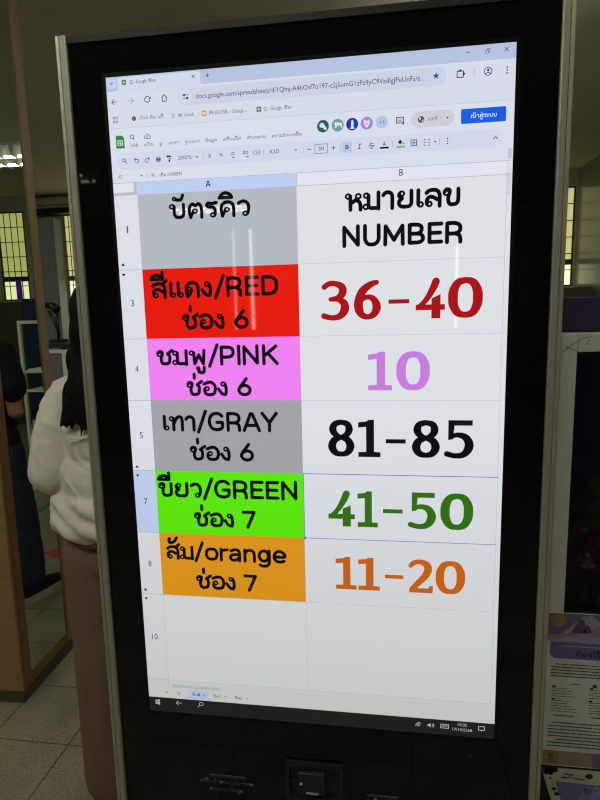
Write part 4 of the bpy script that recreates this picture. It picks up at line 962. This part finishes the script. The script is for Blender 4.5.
in_mirror(tag(obj('floor_tape', bm, mat('tape_blue', (52, 112, 112), .5)), 'blue-green tape line stuck on the floor, seen in the mirror', 'tape'))
bm = bmesh.new(); vs = [bm.verts.new(p) for p in ((-.66, 2.26, .0006), (-.52, 2.32, .0006), (-.58, 2.40, .0006), (-.66, 2.32, .0006))]; bm.faces.new(vs)
in_mirror(tag(obj('floor_tape', bm, mat('tape_red', (176, 66, 44), .5)), 'red tape arrow stuck on the floor, seen in the mirror', 'tape'))

# ================================================================== PEOPLE
def make_hand(prims, wrist, fwd, side, curl, palm_n):
    """palm, five bent fingers of different length and a thumb leaving the side of the palm"""
    f = Vector(fwd).normalized(); n = Vector(palm_n).normalized(); s = Vector(side).normalized(); w = Vector(wrist)
    for a in (-.022, 0, .022): prims.append(('c', tuple(w + s * a * .55 + f * .01), .013, tuple(w + s * a + f * .075), .0125))
    for a, L_ in ((-.030, .066), (-.010, .076), (.010, .072), (.029, .056)):
        p = w + s * a + f * .082; d = f.copy(); ang = curl
        for j, seg in enumerate((.45, .32, .23)):
            d2 = (f * math.cos(ang) + n * math.sin(ang)).normalized(); q = p + d2 * L_ * seg
            prims.append(('c', tuple(p), .0088 - .0008 * j, tuple(q), .0082 - .0009 * j)); p = q; ang += curl * .9
    p = w - s * .026 + f * .025; q = p + (-s * .75 + f * .6 + n * .3).normalized() * .036; r = q + (-s * .1 + f * .85 + n * .45).normalized() * .03
    prims.append(('c', tuple(p), .0125, tuple(q), .0105)); prims.append(('c', tuple(q), .0105, tuple(r), .0085))
def figure(name, label, loc, H, arms, build=1.0, leg_dx=.09, foot_dir=(0, 1), spread=0.0):
    """standing body facing +y; arms = {-1: (elbow, wrist, hand forward, palm normal), 1: ...} in body space for height 1.6"""
    r_ = H / 1.6
    P = thing(name, label, 'person', loc)
    X = lambda p: (loc[0] + p[0] * r_, loc[1] + p[1] * r_, loc[2] + p[2] * r_)
    pr = []
    c = lambda a, ra, b_, rb: pr.append(('c', X(a), ra * r_, X(b_), rb * r_))
    e = lambda a, rr, rot=None: pr.append(('e', X(a), tuple(v * r_ for v in rr), rot))
    # trunk
    e((0, 0, .87), (.155 * build, .11, .12)); e((0, .005, 1.0), (.128 * build, .095, .14)); e((0, 0, 1.17), (.145 * build, .10, .16)); c((-.12, -.005, 1.30), .05, (.12, -.005, 1.30), .05)
    c((0, -.01, 1.28), .062, (0, .012, 1.42), .05)
    # head: skull, face, jaw, nose, brow, lips, ears
    e((0, .0, 1.505), (.074, .092, .095)); e((0, .03, 1.455), (.058, .062, .072)); e((0, .055, 1.415), (.034, .034, .026))
    c((0, .092, 1.505), .009, (0, .112, 1.468), .014); c((-.045, .078, 1.518), .012, (.045, .078, 1.518), .012); e((0, .092, 1.438), (.022, .012, .009))
    for s in (-1, 1): e((s * .076, -.002, 1.475), (.010, .018, .030)); e((s * .036, .07, 1.47), (.026, .022, .022))
    for s in (-1, 1):
        sp = spread if s < 0 else 0
        c((s * leg_dx, 0, .84), .085, (s * (leg_dx + .005 + sp * .55), .01, .46), .052); c((s * (leg_dx + .005 + sp * .55), .01, .46), .052, (s * (leg_dx + .01 + sp * .75), -.012, .30), .05); c((s * (leg_dx + .01 + sp * .75), -.012, .30), .05, (s * (leg_dx + .01 + sp), -.02, .09), .034)
        fd = Vector((foot_dir[0], foot_dir[1], 0)).normalized(); fx = s * (leg_dx + .01 + sp)
        c((fx, -.045, .045), .035, (fx + fd.x * .12, -.02 + fd.y * .12, .035), .032); c((fx + fd.x * .11, -.02 + fd.y * .11, .033), .032, (fx + fd.x * .165, -.02 + fd.y * .165, .026), .022)
        el, wr, hf, pn = arms[s]
        c((s * .155, -.005, 1.295), .047, el, .036); c(el, .038, tuple(el[i] + (wr[i] - el[i]) * .35 for i in range(3)), .037); c(tuple(el[i] + (wr[i] - el[i]) * .35 for i in range(3)), .037, wr, .024)
        side = Vector(hf).cross(Vector(pn)).normalized() * s
        hand = []; make_hand(hand, wr, hf, side, .45, pn)
        for h in hand: pr.append(('c', X(h[1]), h[2] * r_, X(h[3]), h[4] * r_))
    obj_b = grown('body', pr, SKIN, P, voxel=.0055, smooth=3)
    for s in (-1, 1):
        bm = bmesh.new(); ellipsoid(bm, X((s * .032, .0745, 1.492)), (.012 * r_, .011 * r_, .011 * r_), mi=0); ellipsoid(bm, X((s * .032, .0835, 1.492)), (.0048 * r_, .0045 * r_, .005 * r_), mi=1)
        obj('eye', bm, [EYEW, EYEB], P)
    return P, X, r_
def folds(scale, amp, dirn=(1, 1, 1), seed=0):
    def f(co):
        q = Vector((co.x * dirn[0], co.y * dirn[1], co.z * dirn[2])) * scale + Vector((seed, seed, seed))
        return amp * (noise.noise(q) + .5 * noise.noise(q * 2.3))
    return f

# --- woman in the white blouse, seen from behind, left of the kiosk
WL = (-.635, .72, 0)
armsW = {-1: ((-.208, -.045, 1.07), (-.13, .18, 1.07), (.75, .6, .12), (.3, -.3, .9)), 1: ((.285, -.04, 1.065), (.12, .19, 1.08), (-.75, .6, .12), (-.3, -.3, .9))}
W_, X, r_ = figure('person', 'woman from behind in white blouse and mauve trousers with long black hair, beside the kiosk', WL, 1.525, armsW, .95, .10)
def C(a, ra, b_, rb): return ('c', X(a), ra * r_, X(b_), rb * r_)
def E_(a, rr, rot=None): return ('e', X(a), tuple(v * r_ for v in rr), rot)
bl = [C((-.135, -.01, 1.285), .068, (.135, -.01, 1.285), .068), C((-.08, -.012, 1.33), .042, (.08, -.012, 1.33), .042), E_((0, 0, .965), (.234, .145, .09)), E_((0, -.005, 1.17), (.172, .122, .15)), E_((0, 0, 1.05), (.205, .130, .15)), E_((0, 0, .918), (.238, .155, .072)), C((-.06, -.01, 1.33), .035, (.06, -.01, 1.33), .035)]
for s in (-1, 1):
    el, wr = armsW[s][0], armsW[s][1]
    bl += [C((s * .158, -.01, 1.268), .066, (s * .190, -.03, 1.17), .066), C((s * .190, -.03, 1.17), .064, el, .064), C(el, .062, (s * .190, .07, 1.03), .060), C((s * .190, .07, 1.03), .058, (s * .15, .145, 1.055), .044)]
fb1 = folds(11, .005, (1, 1, .5), 3); fb2 = folds(20, .0025, (1.0, 1.0, .6), 9)
def ridge(co):
    a = noise.noise(Vector((co.x * 9 + co.z * 7, co.y * 9, co.z * 11 - co.x * 5)) + Vector((4, 1, 7)))
    b_ = noise.noise(Vector((co.x * 16 - co.z * 9, co.y * 14, co.z * 15 + co.x * 8)) + Vector((1, 8, 2)))
    return .0042 * max(0, 1 - abs(a) * 6) + .0016 * max(0, 1 - abs(b_) * 6)
blouse = grown('blouse', bl, BLOUSE, W_, voxel=.007, smooth=5, disp=lambda co: fb1(co) + fb2(co) + ridge(co) + (.004 * math.sin(co.z * 120 + co.x * 60) if co.z < .95 else 0))
# back yoke seam and cuffs
bm = bmesh.new(); pts = [X((-.175 + .35 * i / 16, -.135 + .05 * abs(i - 8) / 8 * abs(i - 8) / 8, 1.185 - .008 * math.cos(i / 16 * PI * 2))) for i in range(17)]; tube(bm, pts[3:14], .0025, 6); obj('yoke_seam', bm, BLOUSE, blouse)
bm = bmesh.new(); tube(bm, [X((-.06 + .0, -.055, 1.36)), X((0, -.07, 1.365)), X((.06, -.055, 1.36)), X((.065, 0, 1.355)), X((0, .06, 1.335)), X((-.065, 0, 1.355)), X((-.06, -.055, 1.36))], .014, 8, caps=False); obj('collar', bm, BLOUSE, blouse)
tr = [E_((0, 0, .89), (.178, .132, .10)), E_((0, 0, .815), (.165, .130, .10)), C((-.095, 0, .82), .115, (-.092, .0, .55), .102), C((-.092, 0, .55), .104, (-.100, -.005, .045), .101), C((.095, 0, .82), .115, (.092, 0, .55), .102), C((.092, 0, .55), .104, (.104, -.005, .045), .098)]
ft = folds(7, .009, (1, 1, .35), 5)
tro = grown('trousers', tr, MAUVE, W_, voxel=.008, smooth=5, disp=lambda co: ft(co))
for v in tro.data.vertices: v.co.z = max(v.co.z, .003)
bm = bmesh.new(); pts = [X((.172 * math.cos(2*PI*j/32), .122 * math.sin(2*PI*j/32), .868)) for j in range(33)]; tube(bm, pts, .014, 8, caps=False); obj('belt', bm, BELT, tro)
hr = [E_((-.012, -.012, 1.540), (.098, .108, .096)), E_((-.008, -.045, 1.47), (.096, .080, .11)), E_((-.07, -.07, 1.40), (.04, .04, .05)), C((-.055, -.06, 1.42), .045, (-.056, -.095, 1.31), .040), C((.055, -.06, 1.42), .045, (.056, -.095, 1.31), .040), C((0, -.07, 1.44), .05, (0, -.105, 1.28), .045)]
rr = random.Random(4)
for i in range(22):
    x = -.100 + .20 * i / 21; z1 = 1.232 + rr.uniform(-.035, .03) + .10 * (abs(x) / .115) ** 2 * .2
    hr.append(C((x * 1.0, -.085 - .03 * (1 - (x / .115) ** 2), 1.33), .014, (x * 1.22, -.115 - .02 * (1 - (x / .115) ** 2), z1 + rr.uniform(-.02, .03)), .004))
    hr.append(C((x * .8, -.085 - .03 * (1 - (x / .115) ** 2), 1.36), .018, (x, -.118 - .02 * (1 - (x / .115) ** 2), z1), .005))
grown('hair', hr, HAIR, W_, voxel=.006, smooth=7, disp=lambda co: .004 * noise.noise(Vector((co.x * 90, co.y * 90, co.z * 6))))
for s in (-1, 1):
    sh = [C((s * .11, -.05, .04), .042, (s * .11, .12, .036), .040), C((s * .11, .12, .034), .038, (s * .11, .165, .03), .028)]
    grown('shoe', sh, SHOEB, W_, voxel=.006, smooth=3, disp=lambda co: 0)

# --- person in black, standing behind the kiosk; the photo shows only the mirror image
PL = (-.625, 1.80, 0)
armsB = {-1: ((-.20, -.01, 1.0), (-.03, .17, 1.0), (.9, .4, .12), (.2, -.3, .9)), 1: ((.215, -.03, 1.02), (.13, .19, 1.06), (-.6, .75, .15), (-.2, -.3, .9))}
Pn, X, r_ = figure('person', 'person in black T-shirt, dark jeans and black sneakers, seen only in the mirror', PL, 1.58, armsB, 1.1, .095, (-.36, 1), .075)
tsh = [C((-.14, -.005, 1.285), .074, (.14, -.005, 1.285), .074), C((-.06, -.01, 1.325), .045, (.06, -.01, 1.325), .045), E_((0, 0, 1.15), (.180, .125, .18)), E_((0, .01, .98), (.180, .135, .2)), E_((0, 0, .84), (.192, .142, .13)), E_((0, 0, .77), (.192, .142, .08))]
for s in (-1, 1):
    el = armsB[s][0]; tsh += [C((s * .15, -.005, 1.285), .066, (s * .2, -.022, 1.12), .072)]
f1 = folds(12, .006, (1, 1, .6), 2)
grown('tshirt', tsh, BLACKCLOTH, Pn, voxel=.008, smooth=4, disp=f1)
jn = [E_((0, 0, .84), (.172, .125, .11))]
for s in (-1, 1):
    sp = .075 if s < 0 else 0
    jn += [C((s * .095, 0, .78), .105, (s * (.102 + sp * .55), .01, .46), .09), C((s * (.102 + sp * .55), .01, .46), .09, (s * (.106 + sp), -.01, .125), .086)]
f2 = folds(16, .006, (1, 1, .9), 8)
grown('jeans', jn, DENIM, Pn, voxel=.008, smooth=4, disp=f2)
hb = [E_((0, -.012, 1.53), (.086, .10, .088)), E_((0, -.05, 1.475), (.082, .06, .085)), C((-.05, -.05, 1.47), .036, (-.045, -.06, 1.39), .03), C((.05, -.05, 1.47), .036, (.045, -.06, 1.39), .03), C((0, -.07, 1.46), .04, (0, -.075, 1.39), .034)]
grown('hair', hb, HAIR, Pn, voxel=.006, smooth=2, disp=lambda co: .003 * noise.noise(Vector((co.x * 90, co.y * 90, co.z * 8))))
fd = Vector((-.36, 1, 0)).normalized()
for s in (-1, 1):
    fx = s * (.105 + (.075 if s < 0 else 0))
    a_ = (fx, -.05, .052); m_ = (fx + fd.x * .10, -.03 + fd.y * .10, .05); t_ = (fx + fd.x * .185, -.03 + fd.y * .185, .042)
    so = grown('shoe', [C(a_, .044, m_, .042), C(m_, .040, t_, .030)], SHOEB, Pn, voxel=.006, smooth=3)
    bm = bmesh.new(); pts = []
    c0 = Vector(X((fx, -.05, 0))); c1 = Vector(X((fx + fd.x * .20, -.03 + fd.y * .20, 0))); ax = (c1 - c0).normalized(); sd = Vector((ax.y, -ax.x, 0)); L_ = (c1 - c0).length
    for j in range(28):
        a = 2 * PI * j / 28; pts.append(tuple((c0 + ax * (L_ / 2 + (L_ / 2 + .050) * math.cos(a)) + sd * .054 * math.copysign(abs(math.sin(a)) ** .7, math.sin(a)))[:2]))
    prism(bm, pts, .0005, .034); q = obj('sole', bm, SHOEW, so)
    bm = bmesh.new(); tube(bm, [X((fx, -.03, .07)), X((fx, -.025, .135))], [.040 * r_, .038 * r_], 16); obj('sock', bm, SOCK, Pn)

# ================================================================== CAMERA
cam = bpy.data.cameras.new('camera'); co = bpy.data.objects.new('camera', cam); COL.objects.link(co)
cam.sensor_fit = 'HORIZONTAL'; cam.sensor_width = 36; cam.lens = 36 * 580 / 600
right = Vector((0.9888661, 0.1469855, -0.0232186)); down = Vector((0.0003506, -0.1583316, -0.9873859)); fwd = Vector((-0.1488076, 0.9763843, -0.1566203))
R3 = Matrix((right, -down, -fwd)).transposed()
co.matrix_world = Matrix.Translation((0.1102652, -0.7934461, 1.4588461)) @ R3.to_4x4()
cam.clip_start = 0.02
S.camera = co
w = bpy.data.worlds.new('world'); S.world = w; w.use_nodes = True
w.node_tree.nodes['Background'].inputs[0].default_value = (.05, .05, .045, 1)
S.view_settings.view_transform = 'Standard'; S.view_settings.look = 'None'
S.cycles.use_denoising = True
S.cycles.denoising_prefilter = 'NONE'
S.cycles.filter_width = 1.2
S.cycles.sample_clamp_indirect = 1.0
S.cycles.caustics_reflective = False
S.cycles.caustics_refractive = False
S.cycles.blur_glossy = 1.0
S.cycles.max_bounces = 8
for o_ in (Pn,): in_mirror(o_)
